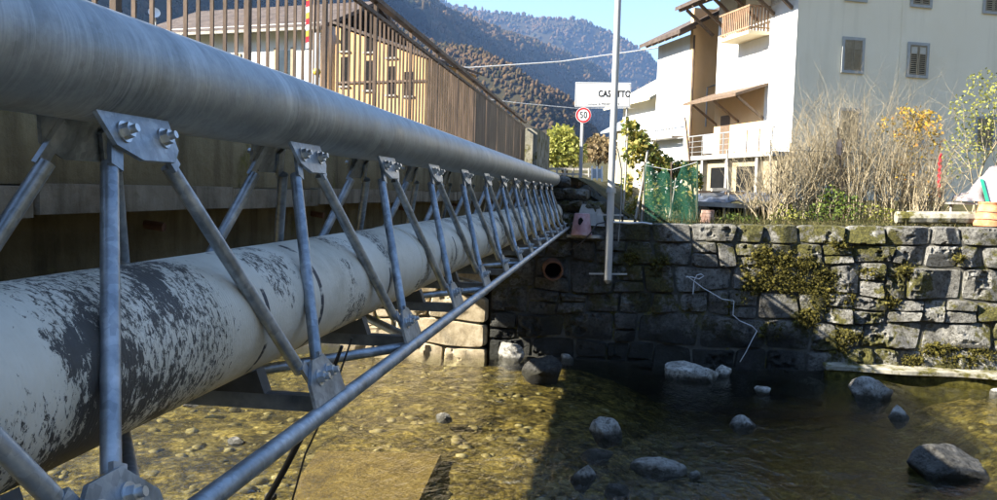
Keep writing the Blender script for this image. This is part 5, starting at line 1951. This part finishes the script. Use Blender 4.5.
tag(mesh_obj('grass', V, Fq, 'grass_blade'), 'fringe of dry grass and weeds along the top of the stone wall', 'grass', kind='stuff')

# ------------------------------------------------------------------ wooded mountains
def ridge(name, crest, dist, down, slope, length, seed, n_tree, tree_r, amp, label, crest_drop=9):
    """a spur: crest drawn at its distance, slope falling towards `down`, back slope behind"""
    P = []
    d0, d1 = dist if isinstance(dist, tuple) else (dist, dist)
    pa, pz = crest[0][0], crest[-1][0]
    for px_, py_ in crest:
        P.append(np.array(at(px_, py_ + crest_drop, d0 + (d1 - d0) * (px_ - pa) / (pz - pa))))
    dist = (d0 + d1) / 2
    P = np.array(P)
    seg = np.r_[0, np.cumsum(np.linalg.norm(np.diff(P, axis=0), axis=1))]
    nu, nv = 150, 90
    s_ = np.linspace(0, seg[-1], nu)
    cr_ = np.stack([np.interp(s_, seg, P[:, k_]) for k_ in range(3)], -1)
    # wander in depth so the crest is not a straight line
    wv = (fbm(s_ / (length * 0.5), s_ * 0 + seed, seed, 3) - 0.5)
    t_ = np.linspace(-0.35, 1, nv)
    dn = np.array(down, float)
    dn /= np.linalg.norm(dn)
    V_ = np.zeros((nu, nv, 3))
    for j, w_ in enumerate(t_):
        L_ = w_ * length
        drop = slope * length * (np.abs(w_) ** 1.05) * (1.0 if w_ > 0 else 0.8)
        V_[:, j, 0] = cr_[:, 0] + dn[0] * L_
        V_[:, j, 1] = cr_[:, 1] + dn[1] * L_
        V_[:, j, 2] = cr_[:, 2] - drop
    fade = np.clip(np.abs(t_) / 0.12, 0, 1)[None, :]
    sc_ = length * 0.22
    rid = fbm(V_[..., 0] / sc_ + seed, V_[..., 1] / sc_, seed, 5, 0.52, True) - 0.6
    fine = fbm(V_[..., 0] / (sc_ * 0.15), V_[..., 1] / (sc_ * 0.15), seed + 9, 4, 0.55) - 0.5
    V_[..., 2] += 1.5 * amp * rid * (0.10 + 0.90 * fade) + amp * 0.12 * fine
    V_[..., 2] = np.maximum(V_[..., 2], -30)
    t = thing(name, label, 'mountain', (float(cr_[nu // 2, 0]), dist, 0))
    t['kind'] = 'structure'
    mesh_obj('slope', V_.reshape(-1, 3), grid_faces(nu, nv), 'forest_floor', t, smooth=True)
    r_ = np.random.default_rng(seed)
    ui, vi = r_.uniform(0, nu - 1.001, n_tree), r_.uniform(6, nv - 1.001, n_tree)
    i0, j0 = ui.astype(int), vi.astype(int)
    fu, fv = (ui - i0)[:, None], (vi - j0)[:, None]
    Q = V_[i0, j0] * (1 - fu) * (1 - fv) + V_[i0 + 1, j0] * fu * (1 - fv) + V_[i0, j0 + 1] * (1 - fu) * fv + V_[i0 + 1, j0 + 1] * fu * fv
    # keep those the picture can show
    cc = Q @ CR.T
    px_ = W / 2 + F * cc[:, 0] / cc[:, 2]
    py_ = H / 2 - F * cc[:, 1] / cc[:, 2]
    ok = (px_ > -60) & (px_ < 760) & (py_ > -40) & (py_ < 215) & (Q[:, 2] > -5)
    Q = Q[ok]
    n_ = len(Q)
    con = r_.random(n_) < 0.25
    rad_ = tree_r * r_.uniform(0.6, 1.25, (n_, 1))
    R3 = np.concatenate([rad_, rad_, rad_ * np.where(con, 1.5, 1.05)[:, None]], 1)
    R3[con, :2] *= 0.6
    Q[:, 2] += R3[:, 2] * 0.7
    V2, F2 = blobs(Q, R3, 0.30, r_)
    o_ = mesh_obj('forest', V2, F2, 'forest_crowns', t)
    o_['kind'] = 'stuff'
    return t


ridge('far_mountain', [(-250, -340), (100, -230), (300, -90), (400, -34), (450, -4), (498, 3), (540, 8), (580, 13), (611, 27), (639, 42), (653, 56), (667, 68), (700, 112), (770, 160)],
      2900, (-0.55, -0.83), 0.62, 1500, 5, 42000, 6.0, 130, 'highest hazy wooded mountain against the sky behind the sign')
ridge('middle_spur', [(380, -30), (470, 12), (507, 25), (546, 36), (574, 49), (597, 58), (611, 74), (628, 100), (650, 130), (700, 165)],
      (1150, 2500), (0.93, -0.36), 1.15, 620, 8, 26000, 4.6, 80, 'dark blue shaded wooded spur behind the town sign')
ridge('shaded_spur', [(-300, -420), (100, -240), (330, -90), (442, -2), (456, 13), (493, 31), (526, 50), (548, 78), (575, 112), (600, 142), (650, 170)],
      (520, 1750), (0.93, -0.36), 1.15, 460, 13, 30000, 2.8, 55, 'near wooded spur in blue shade falling from the upper left')
ridge('sunlit_spur', [(250, -20), (340, -12), (395, 14), (430, 36), (470, 41), (505, 56), (530, 80), (545, 105), (562, 140), (590, 172)],
      (980, 520), (-0.75, -0.66), 0.75, 330, 17, 26000, 1.9, 26, 'brown sunlit wooded spur above the railing end')

# the rest of the valley: unseen wooded sides, added to block low sky light
def unseen_valley_side(name, P_a, P_b, height, depth_dir, run, seed, label):
    nu, nv = 80, 30
    A_, B_ = np.array(P_a, float), np.array(P_b, float)
    u_ = np.linspace(0, 1, nu)[:, None]
    w_ = np.linspace(0, 1, nv)[None, :]
    X = A_[0] + (B_[0] - A_[0]) * u_ + depth_dir[0] * run * w_
    Y = A_[1] + (B_[1] - A_[1]) * u_ + depth_dir[1] * run * w_
    Z = height * w_ ** 0.9 * (0.75 + 0.5 * fbm(u_ * 6 + 0 * w_, w_ * 2 + 0 * u_, seed, 4)) - 12
    Z = Z + 30 * (fbm(X / 60, Y / 60, seed + 5, 4) - 0.5) * w_
    o_ = mesh_obj(name, np.stack([X, Y, Z], -1).reshape(-1, 3), grid_faces(nu, nv), 'forest_floor', smooth=True)
    struct(o_)


unseen_valley_side('unseen_valley_side', (-900, -420), (900, -420), 430, (0, -1), 600, 71, '')
unseen_valley_side('unseen_valley_side', (420, -900), (420, 900), 480, (1, 0), 700, 72, '')
unseen_valley_side('unseen_valley_side', (-520, -900), (-520, 500), 330, (-1, 0), 800, 73, '')

# air: closed box of pale haze round everything
hz = MB().box((-4200, -1100, -140), (4200, 3600, 1700)).build('haze', None)
hz['kind'] = 'stuff'
hz['label'] = 'thin bluish valley haze fading the far mountains'
hz['category'] = 'haze'
hm = bpy.data.materials.new('haze_air')
hm.use_nodes = True
hm.node_tree.nodes.clear()
ho = hm.node_tree.nodes.new('ShaderNodeOutputMaterial')
hv = hm.node_tree.nodes.new('ShaderNodeVolumePrincipled')
hv.inputs['Color'].default_value = (0.30, 0.52, 1.0, 1)
hv.inputs['Density'].default_value = 0.00012
hv.inputs['Anisotropy'].default_value = 0.2
hm.node_tree.links.new(hv.outputs[0], ho.inputs['Volume'])
hz.data.materials.append(hm)
